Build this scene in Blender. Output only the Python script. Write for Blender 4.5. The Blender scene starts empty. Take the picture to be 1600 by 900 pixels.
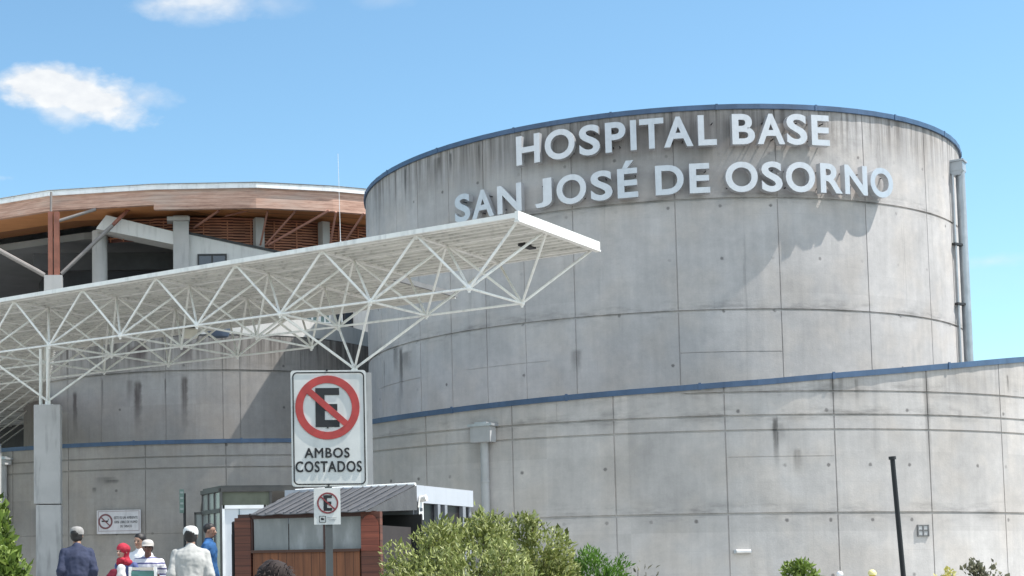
import bpy, bmesh, math, random
from mathutils import Vector, Matrix, noise
random.seed(7)
R_ = math.radians
S = 2.4          # metres per roof-frame module
EYE = 1.3
FPX, PX, PY, PITCH, ROLL = 2442.28, 300.0, 716.97, 0.07444, -0.00951
SC = bpy.context.scene
COL = SC.collection

# ------------------------------------------------------------------ camera
Fw = Vector((0, math.cos(PITCH), math.sin(PITCH))); Up0 = Vector((0, -math.sin(PITCH), math.cos(PITCH))); Rt0 = Vector((1, 0, 0))
CR = Rt0*math.cos(ROLL) + Up0*math.sin(ROLL)
CU = Up0*math.cos(ROLL) - Rt0*math.sin(ROLL)
cd = bpy.data.cameras.new('camera'); cam = bpy.data.objects.new('camera', cd); COL.objects.link(cam)
cd.sensor_width = 36; cd.lens = FPX/1600*36; cd.shift_x = (800-PX)/1600; cd.shift_y = (PY-450)/1600
cd.clip_start = 0.1; cd.clip_end = 3000
mw = Matrix((CR, CU, -Fw)).transposed().to_4x4(); mw.translation = Vector((0, 0, EYE)); cam.matrix_world = mw
SC.camera = cam

# ------------------------------------------------------------------ sky and sun
SUN_EL, SUN_AZ = R_(59.5), R_(-9.5)            # azimuth measured from +x towards +y
w = bpy.data.worlds.new('World'); SC.world = w; w.use_nodes = True
wn, wl = w.node_tree.nodes, w.node_tree.links
for n in list(wn): wn.remove(n)
wout = wn.new('ShaderNodeOutputWorld'); bg = wn.new('ShaderNodeBackground'); wl.new(bg.outputs[0], wout.inputs[0])
sky = wn.new('ShaderNodeTexSky'); sky.sky_type = 'NISHITA'; sky.sun_disc = False
sky.sun_elevation = SUN_EL; sky.sun_rotation = R_(90) - SUN_AZ
sky.air_density = 1.0; sky.dust_density = 0.1; sky.ozone_density = 2.0; sky.altitude = 100
bg.inputs[1].default_value = 0.125
SKY_TINT = (0.80, 0.965, 0.93, 1)
ld = bpy.data.lights.new('sun', 'SUN'); ld.energy = 4.6; ld.angle = R_(0.53); ld.color = (1, 0.955, 0.89)
sun = bpy.data.objects.new('sun', ld); COL.objects.link(sun)
sdir = Vector((math.cos(SUN_AZ)*math.cos(SUN_EL), math.sin(SUN_AZ)*math.cos(SUN_EL), math.sin(SUN_EL)))
sun.rotation_euler = sdir.to_track_quat('Z', 'Y').to_euler(); sun.location = (40, -20, 60)
vs = SC.view_settings; vs.view_transform = 'Standard'; vs.look = 'None'; vs.gamma = 1; vs.exposure = 0.79; vs.use_curve_mapping = False

def pray(px, py):                            # direction of a picture point, scaled to 1 m of depth (y)
    d = Fw + CR*((px-PX)/FPX) - CU*((py-PY)/FPX)
    return d/d.y
def at(px, py, D):                           # D metres away
    d = pray(px, py); return Vector((d.x*D, D, EYE + d.z*D))
def onz(px, py, z):
    d = pray(px, py); t = (z-EYE)/d.z; return Vector((d.x*t, t, z))
def hit(px, py, cx, cy, R):                  # metres, on an upright cylinder
    d = pray(px, py); a = d.x*d.x+1; b = -2*(d.x*cx+cy); c = cx*cx+cy*cy-R*R
    t = (-b-math.sqrt(max(0, b*b-4*a*c)))/(2*a)
    p = Vector((d.x*t, t, EYE+d.z*t)); return p, math.atan2(p.y-cy, p.x-cx)

# clouds: soft masks in fixed directions of the sky; behind camera, added fill
def wnode(t, **k):
    n = wn.new(t)
    for a, b in k.items(): setattr(n, a, b)
    return n
def wm(op, a, b=None, c=None, clamp=False):
    n = wn.new('ShaderNodeMath'); n.operation = op; n.use_clamp = clamp
    for i, v in enumerate((a, b, c)):
        if v is None: continue
        if isinstance(v, (int, float)): n.inputs[i].default_value = v
        else: wl.new(v, n.inputs[i])
    return n.outputs[0]
tc = wnode('ShaderNodeTexCoord')
nz = wnode('ShaderNodeTexNoise'); nz.inputs['Scale'].default_value = 30; nz.inputs['Detail'].default_value = 8; nz.inputs['Roughness'].default_value = 0.55
mp = wnode('ShaderNodeMapping'); mp.inputs['Scale'].default_value = (1, 1, 1.8); wl.new(tc.outputs['Generated'], mp.inputs[0]); wl.new(mp.outputs[0], nz.inputs['Vector'])
nz2 = wnode('ShaderNodeTexNoise'); nz2.inputs['Scale'].default_value = 90; nz2.inputs['Detail'].default_value = 6; wl.new(mp.outputs[0], nz2.inputs['Vector'])
def dotn(v):
    n = wn.new('ShaderNodeVectorMath'); n.operation = 'DOT_PRODUCT'; wl.new(tc.outputs['Generated'], n.inputs[0]); n.inputs[1].default_value = v; return n.outputs['Value']
mask = None
for (px, py, ax, ay, ang, stg, soft) in [(85, 138, 125, 46, 0.05, 1.0, .55), (150, 158, 100, 45, .12, 1, .6), (100, 172, 75, 36, .1, .8, .8), (225, 152, 60, 24, .1, .75, .9),
                                      (320, 2, 120, 34, 0, .85, .9), (300, 18, 60, 28, .2, .6, 1.), (420, 4, 70, 22, 0, .35, 1.), (600, 0, 50, 14, 0, .25, 1.),
                                      (1555, 408, 75, 13, 0, .38, 1.0), (1500, 440, 160, 40, 0, .12, 1.0), (-260, 240, 260, 60, 0, .9, .7), (-900, 60, 300, 90, 0, .9, .7), (2300, 200, 300, 70, 0, .9, .7), (2900, 60, 380, 110, 0, .8, .7),
    ((.5, -1, .55), None, 3400, 1100, 0, .95, .8), ((-1, -.6, .5), None, 2600, 900, 0, .9, .8), ((.1, -.6, 1.2), None, 1400, 900, 0, .7, .8)]:  # unseen cloud banks put behind the camera to whiten the fill light
    c = (pray(px, py) if py is not None else Vector(px)).normalized(); rv = Vector((c.y, -c.x, 0)).normalized(); uv = rv.cross(c)
    rr = rv*math.cos(ang) - uv*math.sin(ang); uu = uv*math.cos(ang) + rv*math.sin(ang)
    dc = wm('MAXIMUM', dotn(c), 0.01)
    a = wm('DIVIDE', wm('DIVIDE', dotn(rr), dc), ax/FPX); b = wm('DIVIDE', wm('DIVIDE', dotn(uu), dc), ay/FPX)
    r2 = wm('SQRT', wm('ADD', wm('MULTIPLY', a, a), wm('MULTIPLY', b, b)))
    warp = wm('MULTIPLY', wm('SUBTRACT', nz.outputs[0], 0.5), 1.5)
    warp = wm('ADD', warp, wm('MULTIPLY', wm('SUBTRACT', nz2.outputs[0], 0.5), 0.5))
    m = wm('MULTIPLY', wm('DIVIDE', wm('SUBTRACT', wm('ADD', 1.0, warp), r2), soft, clamp=True), stg)
    m = wm('MULTIPLY', m, wm('GREATER_THAN', dotn(c), 0.1))
    mask = m if mask is None else wm('MAXIMUM', mask, m)
mask = wm('SMOOTHSTEP', mask, 0, 1) if False else wm('POWER', mask, 1.25, clamp=True)
tint = wnode('ShaderNodeMix', data_type='RGBA', blend_type='MULTIPLY'); tint.inputs[0].default_value = 1
wl.new(sky.outputs[0], tint.inputs[6]); tint.inputs[7].default_value = SKY_TINT
mix = wnode('ShaderNodeMix', data_type='RGBA'); wl.new(mask, mix.inputs[0]); wl.new(tint.outputs[2], mix.inputs[6]); cc = wnode('ShaderNodeMix', data_type='RGBA'); wl.new(wm('MULTIPLY', nz2.outputs[0], 1.3, clamp=True), cc.inputs[0]); cc.inputs[6].default_value = (3.1, 3.3, 3.6, 1); cc.inputs[7].default_value = (4.1, 4.2, 4.25, 1); 
sx_ = wnode('ShaderNodeSeparateXYZ'); wl.new(tc.outputs['Generated'], sx_.inputs[0])
vm = wnode('ShaderNodeVectorMath', operation='SCALE'); wl.new(cc.outputs[2], vm.inputs[0]); wl.new(wm('MULTIPLY_ADD', wm('MULTIPLY', sx_.outputs[1], -2.0, clamp=True), 1.5, 1.12), vm.inputs['Scale']); wl.new(vm.outputs[0], mix.inputs[7])   # unseen clouds behind camera brightened as added front fill
wl.new(mix.outputs[2], bg.inputs[0])

# ------------------------------------------------------------------ materials
class Mt:
    def __init__(s, name, rough=0.7, metal=0.0, spec=0.5):
        s.m = bpy.data.materials.new(name); s.m.use_nodes = True; s.t = s.m.node_tree; s.n = s.t.nodes; s.l = s.t.links
        s.b = s.n['Principled BSDF']; s.b.inputs['Roughness'].default_value = rough; s.b.inputs['Metallic'].default_value = metal
        s.b.inputs['Specular IOR Level'].default_value = spec
        s.tc = s.n.new('ShaderNodeTexCoord')
    def map(s, scale=(1, 1, 1), src='Object', loc=(0, 0, 0)):
        n = s.n.new('ShaderNodeMapping'); n.inputs['Scale'].default_value = scale; n.inputs['Location'].default_value = loc
        s.l.new(s.tc.outputs[src], n.inputs[0]); return n.outputs[0]
    def noise(s, vec, scale, detail=4, rough=.55, out='Fac'):
        n = s.n.new('ShaderNodeTexNoise'); n.inputs['Scale'].default_value = scale; n.inputs['Detail'].default_value = detail; n.inputs['Roughness'].default_value = rough
        s.l.new(vec, n.inputs['Vector']); return n.outputs[out]
    def ramp(s, v, stops):
        n = s.n.new('ShaderNodeValToRGB'); e = n.color_ramp.elements
        while len(e) < len(stops): e.new(0.5)
        for i, (p, c) in enumerate(stops):
            e[i].position = p; e[i].color = (*c, 1) if isinstance(c, tuple) else (c, c, c, 1)
        s.l.new(v, n.inputs[0]); return n.outputs[0]
    def math(s, op, a, b=None, c=None, clamp=False):
        n = s.n.new('ShaderNodeMath'); n.operation = op; n.use_clamp = clamp
        for i, v in enumerate((a, b, c)):
            if v is None: continue
            if isinstance(v, (int, float)): n.inputs[i].default_value = v
            else: s.l.new(v, n.inputs[i])
        return n.outputs[0]
    def mix(s, f, a, b, mode='MIX'):
        n = s.n.new('ShaderNodeMix'); n.data_type = 'RGBA'; n.blend_type = mode
        for i, v in ((0, f), (6, a), (7, b)):
            if isinstance(v, (int, float)): n.inputs[i].default_value = v if i == 0 else (v, v, v, 1)
            elif isinstance(v, tuple): n.inputs[i].default_value = (*v, 1)
            else: s.l.new(v, n.inputs[i])
        return n.outputs[2]
    def maprange(s, v, a, b, c=0., d=1., smooth=True):
        n = s.n.new('ShaderNodeMapRange'); n.interpolation_type = 'SMOOTHSTEP' if smooth else 'LINEAR'
        s.l.new(v, n.inputs[0])
        for i, x in enumerate((a, b, c, d)): n.inputs[i+1].default_value = x
        return n.outputs[0]
    def sep(s, v):
        n = s.n.new('ShaderNodeSeparateXYZ'); s.l.new(v, n.inputs[0]); return n.outputs
    def comb(s, x, y, z=0.0):
        n = s.n.new('ShaderNodeCombineXYZ')
        for i, v in enumerate((x, y, z)):
            if isinstance(v, (int, float)): n.inputs[i].default_value = v
            else: s.l.new(v, n.inputs[i])
        return n.outputs[0]
    def col(s, v):
        if isinstance(v, tuple): s.b.inputs['Base Color'].default_value = (*v, 1)
        else: s.l.new(v, s.b.inputs['Base Color'])
        return s
    def bump(s, v, strength=.3, dist=.02):
        n = s.n.new('ShaderNodeBump'); n.inputs['Strength'].default_value = strength; n.inputs['Distance'].default_value = dist
        s.l.new(v, n.inputs['Height']); s.l.new(n.outputs[0], s.b.inputs['Normal']); return s
    def rough(s, v): s.l.new(v, s.b.inputs['Roughness']); return s

def plain(name, c, rough=.6, metal=0., var=.12, scale=3., spec=.5, dirt=0.):
    M = Mt(name, rough, metal, spec); v = M.map()
    n = M.noise(v, scale, 5); lo = tuple(x*(1-var) for x in c); hi = tuple(min(1, x*(1+var)) for x in c)
    o = M.ramp(n, [(.3, lo), (.7, hi)])
    if dirt:
        n2 = M.noise(M.map((4, 4, .6)), 1.5, 6); f = M.maprange(n2, .5, .72, 0, dirt)
        o = M.mix(f, o, tuple(x*.45 for x in c))
    M.col(o); return M.m

def concrete(name, base=(.40, .375, .35), ztop=12., rim=1.6, rimamt=.5, panel=(3.1, 3.2, 0, 0), tie=(1.35, 1.5, .3, .4), streaks=(), streaky=.5, seed=0, tieamt=.8, lines=()):
    """UV = (arc metres, height metres)"""
    M = Mt(name, .88, 0, .25)
    uv = M.tc.outputs['UV']; u, v, _ = M.sep(uv)
    off = M.map((1, 1, 1), 'UV', (seed*13.7, seed*7.1, 0))
    n1 = M.noise(off, .35, 7, .62); n2 = M.noise(off, 3.2, 6, .65); n3 = M.noise(off, 22, 3, .6)
    st = M.noise(M.map((2.2, .16, 1), 'UV', (seed*3.1, seed, 0)), 1.6, 6, .65)
    f = M.math('MULTIPLY_ADD', n1, .8, .6)
    f = M.math('MULTIPLY', f, M.math('MULTIPLY_ADD', n2, .36, .82))
    f = M.math('MULTIPLY', f, M.math('MULTIPLY_ADD', n3, .16, .92))
    f = M.math('MULTIPLY', f, M.math('MULTIPLY_ADD', st, .34, .83))
    # tone of each cast panel
    pu = M.math('FLOOR', M.math('DIVIDE', M.math('SUBTRACT', u, panel[2]), panel[0])); pv = M.math('FLOOR', M.math('DIVIDE', M.math('SUBTRACT', v, panel[3]), panel[1]))
    wn_ = M.n.new('ShaderNodeTexWhiteNoise'); M.l.new(M.comb(pu, pv, float(seed)), wn_.inputs[0])
    f = M.math('MULTIPLY', f, M.math('MULTIPLY_ADD', wn_.outputs[0], .13, .935))
    # form-board lines, very faint
    bl = M.math('FRACT', M.math('DIVIDE', v, .6)); bl = M.math('LESS_THAN', bl, .02)
    f = M.math('MULTIPLY', f, M.math('MULTIPLY_ADD', M.math('MULTIPLY', bl, M.maprange(n1, .45, .6)), -.08, 1))
    colr = M.mix(1.0, base, M.comb(f, f, f), 'MULTIPLY')
    # warm / cool drift
    colr = M.mix(M.maprange(M.noise(off, .8, 3), .42, .65, 0, .5), colr, M.mix(1.0, colr, (1.04, .99, .93), 'MULTIPLY'))
    # dirt that runs down from the rim; on the drum also painted shade
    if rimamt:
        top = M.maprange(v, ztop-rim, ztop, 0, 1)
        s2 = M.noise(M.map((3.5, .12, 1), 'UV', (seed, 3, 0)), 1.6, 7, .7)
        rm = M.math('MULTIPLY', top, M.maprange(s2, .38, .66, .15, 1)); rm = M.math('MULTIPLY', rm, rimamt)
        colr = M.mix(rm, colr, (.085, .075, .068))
    # general long runs
    s3 = M.noise(M.map((1.5, .07, 1), 'UV', (seed*5, 0, 0)), 1.7, 7, .7)
    colr = M.mix(M.maprange(s3, .58, .76, 0, streaky), colr, (.13, .125, .12))
    # light lime runs
    s4 = M.noise(M.map((2.6, .1, 1), 'UV', (seed*2+9, 4, 0)), 1.7, 6, .7)
    colr = M.mix(M.maprange(s4, .62, .78, 0, .35), colr, (.5, .5, .49))
    for (u0, wd, vt, ln, amt, cc) in streaks:
        a = M.math('ABSOLUTE', M.math('SUBTRACT', M.math('MULTIPLY_ADD', M.math('SUBTRACT', n2, .5), wd*.9, u), u0)); a = M.maprange(a, wd*.25, wd, 1, 0)
        b = M.math('MULTIPLY', M.maprange(v, vt-ln, vt-ln*.15, 0, 1), M.maprange(v, vt-ln*.1, vt+.02, 1, 0))
        g = M.math('MULTIPLY', M.math('MULTIPLY', a, b), M.maprange(st, .3, .6, .5, 1)); g = M.math('MULTIPLY', g, amt)
        colr = M.mix(g, colr, cc)
    for z_ in lines:                         # grime gathered on the lift lines
        g = M.math('MULTIPLY', M.maprange(v, z_+.02, z_+.5, 1, 0), M.math('GREATER_THAN', v, z_)); g = M.math('ADD', g, M.math('MULTIPLY', M.maprange(v, z_-.35, z_, 0, .7), M.math('LESS_THAN', v, z_)))
        g = M.math('MULTIPLY', g, M.maprange(M.noise(M.map((.45, 1.8, 1), 'UV', (z_, seed, 0)), 1.5, 7, .7), .44, .72, 0, .6)); colr = M.mix(g, colr, (.11, .105, .10))
    # tie holes
    tu = M.math('SUBTRACT', M.math('FRACT', M.math('DIVIDE', M.math('SUBTRACT', u, tie[2]), tie[0])), .5)
    tv = M.math('SUBTRACT', M.math('FRACT', M.math('DIVIDE', M.math('SUBTRACT', v, tie[3]), tie[1])), .5)
    tu = M.math('MULTIPLY', tu, tie[0]); tv = M.math('MULTIPLY', tv, tie[1])
    d = M.math('SQRT', M.math('ADD', M.math('MULTIPLY', tu, tu), M.math('MULTIPLY', tv, tv)))
    d = M.math('ADD', d, M.math('MULTIPLY', M.math('SUBTRACT', n3, .5), .05))
    wt = M.n.new('ShaderNodeTexWhiteNoise')
    M.l.new(M.comb(M.math('FLOOR', M.math('DIVIDE', M.math('SUBTRACT', u, tie[2]), tie[0])), M.math('FLOOR', M.math('DIVIDE', M.math('SUBTRACT', v, tie[3]), tie[1])), 3.0), wt.inputs[0])
    th = M.math('MULTIPLY', M.maprange(d, .025, .07, 1, 0), M.maprange(wt.outputs[0], .2, .95, .05, tieamt*.85))
    colr = M.mix(th, colr, (.06, .055, .055))
    M.col(colr)
    M.bump(M.math('ADD', M.math('MULTIPLY', n2, .6), M.math('MULTIPLY', n3, .4)), .35, .02)
    return M.m

def wood(name, c, dark, axis='z', pitch=.14, rough=.6, gloss=.4):
    M = Mt(name, rough, 0, gloss); x, y, z = M.sep(M.tc.outputs['Object'])
    g = {'z': (6, 6, .35), 'x': (.35, 6, 6), 'y': (6, .35, 6)}[axis]
    n = M.noise(M.map(g), 3, 7, .65)
    o = M.ramp(n, [(.3, dark), (.7, c)])
    s = {'z': M.math('ADD', x, y), 'x': z, 'y': z}[axis]
    k = M.math('FRACT', M.math('DIVIDE', s, pitch)); line = M.math('LESS_THAN', k, .07)
    wn_ = M.n.new('ShaderNodeTexWhiteNoise'); wn_.noise_dimensions = '1D'; M.l.new(M.math('FLOOR', M.math('DIVIDE', s, pitch)), wn_.inputs['W'])
    o = M.mix(M.math('MULTIPLY', wn_.outputs[0], .5), o, dark)
    o = M.mix(M.math('MULTIPLY', line, .8), o, tuple(q*.3 for q in dark))
    M.col(o); return M.m

WHITE = plain('white_painted_steel', (.82, .81, .77), .45, 0, .06, 4, dirt=.35)
WHITE2 = plain('weathered_white_metal', (.80, .80, .80), .4, 0, .08, 2, dirt=.3)
BLUE = plain('blue_painted_flashing', (.055, .10, .18), .45, 0, .2, 1.5, dirt=.3)
SHEET = plain('underside_sheet', (.66, .655, .61), .6, 0, .12, 1.2, dirt=.55)
GALV = plain('galvanised_metal', (.42, .44, .46), .42, .5, .15, 2.5, dirt=.4)
GREYPAINT = plain('grey_paint', (.40, .405, .41), .6, 0, .1, 2, dirt=.3)
DARK = plain('dark_steel', (.025, .025, .027), .6, .0, .2, 5)
BLACK = plain('black_paint', (.012, .012, .014), .5, 0, .1, 5)
CHAR = plain('charcoal_plaster', (.04, .04, .048), .9, 0, .2, 1)
LWHITE = plain('letter_white_metal', (.54, .545, .56), .3, .45, .05, 6, dirt=.15)
PLASTER = plain('white_plaster', (.58, .575, .56), .85, 0, .06, .8, dirt=.25)
TREDBROWN = plain('red_brown_timber', (.23, .085, .055), .6, 0, .25, 2)

# ------------------------------------------------------------------ geometry helpers
class MB:
    def __init__(s): s.v = []; s.f = []; s.uv = {}; s.mi = {}
    def add(s, vs_, fs, mi=0):
        o = len(s.v); s.v += [tuple(p) for p in vs_]
        for f in fs:
            if mi: s.mi[len(s.f)] = mi
            s.f.append(tuple(i+o for i in f))
        return s
    def box(s, c, d, M=None, mi=0):
        c = Vector(c); h = Vector(d)/2; P = []
        for z in (-1, 1):
            for x, y in ((-1, -1), (1, -1), (1, 1), (-1, 1)):
                q = Vector((x*h.x, y*h.y, z*h.z)); P.append(c + (M @ q if M else q))
        return s.add(P, [(0, 3, 2, 1), (4, 5, 6, 7), (0, 1, 5, 4), (1, 2, 6, 5), (2, 3, 7, 6), (3, 0, 4, 7)], mi)
    def tube(s, a, b, r, n=8, r2=None, cap=True, mi=0):
        a, b = Vector(a), Vector(b); r2 = r if r2 is None else r2
        z = (b-a).normalized(); x = z.orthogonal().normalized(); y = z.cross(x)
        P = [a + (x*math.cos(t)+y*math.sin(t))*r for t in [2*math.pi*i/n for i in range(n)]] + [b + (x*math.cos(t)+y*math.sin(t))*r2 for t in [2*math.pi*i/n for i in range(n)]]
        F = [(i, (i+1) % n, n+(i+1) % n, n+i) for i in range(n)]
        if cap: F += [tuple(range(n-1, -1, -1)), tuple(range(n, 2*n))]
        return s.add(P, F, mi)
    def lathe(s, prof, c=(0, 0, 0), n=24, sx=1, sy=1, mi=0):
        c = Vector(c); P = []; F = []
        for r, z in prof:
            for i in range(n):
                t = 2*math.pi*i/n; P.append(c+Vector((r*math.cos(t)*sx, r*math.sin(t)*sy, z)))
        for k in range(len(prof)-1):
            for i in range(n):
                j = (i+1) % n; F.append((k*n+i, k*n+j, (k+1)*n+j, (k+1)*n+i))
        F.append(tuple(range(n-1, -1, -1))); m = (len(prof)-1)*n; F.append(tuple(range(m, m+n)))
        return s.add(P, F, mi)
    def prism(s, pts, off, mi=0):          # planar polygon swept by a vector
        off = Vector(off); n = len(pts); P = [Vector(p) for p in pts] + [Vector(p)+off for p in pts]
        return s.add(P, [tuple(range(n)), tuple(range(2*n-1, n-1, -1))] + [(i, n+i, n+(i+1) % n, (i+1) % n) for i in range(n)], mi)
    def ball(s, c, r, n=10, m=7, sc=(1, 1, 1)):
        prof = [(max(1e-4, math.cos(t))*r, math.sin(t)*r*sc[2]) for t in [(-.5+i/m)*math.pi for i in range(m+1)]]
        return s.lathe(prof, c, n, sc[0], sc[1])
    def mesh(s, name, mats, smooth=False, recalc=True):
        me = bpy.data.meshes.new(name); me.from_pydata(s.v, [], s.f)
        for m in (mats if isinstance(mats, (list, tuple)) else [mats]): me.materials.append(m)
        for i, k in s.mi.items(): me.polygons[i].material_index = k
        if recalc:
            bm = bmesh.new(); bm.from_mesh(me); bmesh.ops.recalc_face_normals(bm, faces=bm.faces); bm.to_mesh(me); bm.free()
        if smooth:
            for p in me.polygons: p.use_smooth = True
            try: me.set_sharp_from_angle(angle=R_(40))
            except Exception: pass
        return me
    def obj(s, name, mats, parent=None, smooth=False, recalc=True, origin=None):
        if origin is not None:
            o_ = Vector(origin); s.v = [tuple(Vector(p)-o_) for p in s.v]
        o = bpy.data.objects.new(name, s.mesh(name, mats, smooth, recalc)); COL.objects.link(o)
        if origin is not None and parent is None: o.location = origin
        if parent: o.parent = parent
        return o
def tag(o, label=None, cat=None, group=None, kind=None):
    for k, v in (('label', label), ('category', cat), ('group', group), ('kind', kind)):
        if v: o[k] = v
    return o
def thing(name, label, cat, group=None, loc=(0, 0, 0), rz=0.):
    e = bpy.data.objects.new(name, None); COL.objects.link(e); e.location = loc; e.rotation_euler.z = rz; e.empty_display_size = .3
    return tag(e, label, cat, group)

# curved concrete wall on a fine grid: joints and lift lines are real grooves
def wall(name, cx, cy, R, a0, a1, z0, ztop, mat, parent, vj=(), hj=(), step=1.2, thick=.3, closed=False, uvoff=0.):
    zt = ztop if callable(ztop) else (lambda a: ztop)
    zmax = max(zt(a0+(a1-a0)*i/60) for i in range(61)); e = .006
    A = set(a0+(a1-a0)*i/max(1, int((a1-a0)/step)) for i in range(int((a1-a0)/step)+1)); Z = {z0, zmax}
    for (a, zl, zh, wd, dp) in vj:
        h = math.degrees(wd/2/R); ee = math.degrees(e/R); A |= {a-h-ee, a-h, a+h, a+h+ee}
        for z in (zl, zh):
            if z0 < z < zmax: Z |= {z, z+.002}
    for (z, al, ah, wd, dp) in hj:
        Z |= {z-wd/2-e, z-wd/2, z+wd/2, z+wd/2+e}
        for a in (al, ah):
            if a0 < a < a1: A |= {a, a+.01}
    A = sorted(x for x in A if a0 <= x <= a1); Z = sorted(x for x in Z if z0 <= x <= zmax)
    V = []; U = []; nA, nZ = len(A), len(Z)
    for a in A:
        for z in Z:
            d = 0
            for (b, zl, zh, wd, dp) in vj:
                if abs(a-b) <= math.degrees(wd/2/R)+1e-6 and zl-1e-6 <= z <= zh+.0021: d = max(d, dp)
            for (b, al, ah, wd, dp) in hj:
                if abs(z-b) <= wd/2+1e-6 and al-1e-6 <= a <= ah+.011: d = max(d, dp)
            zz = min(z, zt(a)); t = R_(a)
            V.append((cx+(R-d)*math.cos(t), cy+(R-d)*math.sin(t), zz)); U.append((R*t+uvoff, zz))
    F = []
    for i in range(nA-1):
        for k in range(nZ-1):
            if Z[k] >= zt(A[i]) and Z[k] >= zt(A[i+1]): continue
            F.append((i*nZ+k, (i+1)*nZ+k, (i+1)*nZ+k+1, i*nZ+k+1))
    # inner face, top, ends
    B = len(V)
    for a in A:
        t = R_(a)
        for z in (z0, zt(a)):
            V.append((cx+(R-thick)*math.cos(t), cy+(R-thick)*math.sin(t), z)); U.append((R*t+uvoff, z))
        V.append((cx+R*math.cos(t), cy+R*math.sin(t), zt(a))); U.append((R*t+uvoff, zt(a)))
        V.append((cx+R*math.cos(t), cy+R*math.sin(t), z0)); U.append((R*t+uvoff, z0))
    for i in range(nA-1):
        p, q = B+4*i, B+4*(i+1)
        F += [(q, p, p+1, q+1), (p+1, p+2, q+2, q+1)]
    if not closed:
        p = B; F.append((p, p+3, p+2, p+1)); p = B+4*(nA-1); F.append((p, p+1, p+2, p+3))
    me = bpy.data.meshes.new(name); me.from_pydata(V, [], F); uvl = me.uv_layers.new(name='UVMap')
    for lp in me.loops: uvl.data[lp.index].uv = U[lp.vertex_index]
    bm = bmesh.new(); bm.from_mesh(me); bmesh.ops.dissolve_degenerate(bm, dist=1e-5, edges=bm.edges); bm.to_mesh(me); bm.free()
    me.materials.append(mat); o = bpy.data.objects.new(name, me); COL.objects.link(o); o.parent = parent
    return o
def band(name, cx, cy, R, a0, a1, zt, mat, parent, out=.06, inn=.4, hgt=.17, up=.04, step=1.5, seam=3.0):
    f = zt if callable(zt) else (lambda a: zt); mb = MB(); n = int((a1-a0)/step)+1
    for i in range(n+1):
        a = a0+(a1-a0)*i/n; t = R_(a); z = f(a)
        wob = .006*math.sin(a*1.7)
        for r, zz in ((R+out+wob, z-hgt), (R+out+wob, z+up), (R-inn, z+up+.02), (R-inn, z-hgt)):
            mb.v.append((cx+r*math.cos(t), cy+r*math.sin(t), zz))
        if i:
            o = 4*i; mb.f += [(o-4+k, o+k, o+(k+1) % 4, o-4+(k+1) % 4) for k in range(4)]
    mb.f += [(3, 2, 1, 0), (4*n, 4*n+1, 4*n+2, 4*n+3)]
    if seam:                                # overlapping sheet joints
        L = (a1-a0)*math.pi/180*R; m = int(L/seam)
        for j in range(1, m):
            a = a0+(a1-a0)*j/m; t = R_(a); z = f(a); c = Vector((cx+(R+out)*math.cos(t), cy+(R+out)*math.sin(t), z-hgt/2+.02))
            mb.box(c, (.03, .07, hgt+.07), Matrix.Rotation(t, 3, 'Z'))
    return mb.obj(name, mat, parent)

# ------------------------------------------------------------------ ground
g = MB(); g.add([(-1500, -600, 0), (1500, -600, 0), (1500, 2400, 0), (-1500, 2400, 0)], [(0, 1, 2, 3)])
M = Mt('asphalt_ground', .9, 0, .3); n = M.noise(M.map(), 40, 4); n1 = M.noise(M.map(), .3, 5)
M.col(M.mix(M.maprange(n1, .3, .7, 0, .6), M.ramp(n, [(.3, .045), (.7, .075)]), (.085, .082, .078))); ASPH = M.m
tag(g.obj('road', ASPH), kind='structure')
M = Mt('paving_concrete', .9, 0, .3); br = M.n.new('ShaderNodeTexBrick'); M.l.new(M.map(), br.inputs[0]); br.inputs['Scale'].default_value = 1.0
br.offset = 0; br.inputs['Color1'].default_value = (.34, .33, .31, 1); br.inputs['Color2'].default_value = (.38, .37, .35, 1); br.inputs['Mortar'].default_value = (.14, .13, .12, 1)
br.inputs['Mortar Size'].default_value = .012; br.inputs['Brick Width'].default_value = .5; br.inputs['Row Height'].default_value = .5
M.col(M.mix(1.0, br.outputs[0], M.ramp(M.noise(M.map(), .8, 6), [(.3, .75), (.7, 1.0)]), 'MULTIPLY')); PAVE = M.m
g = MB(); g.box((0, 52, .06), (150, 80, .12)); tag(g.obj('pavement', PAVE), kind='structure')
g = MB(); g.box((0, 11.9, .07), (150, .18, .15)); tag(g.obj('kerb', plain('kerb_concrete', (.33, .32, .31), .9)), kind='structure')
g = MB(); g.box((2.9, 13.9, .13), (9.0, 3.2, .16)); SOIL = plain('soil', (.07, .05, .035), .95, 0, .4, 8); tag(g.obj('planting_bed_soil', SOIL), kind='structure')

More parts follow.
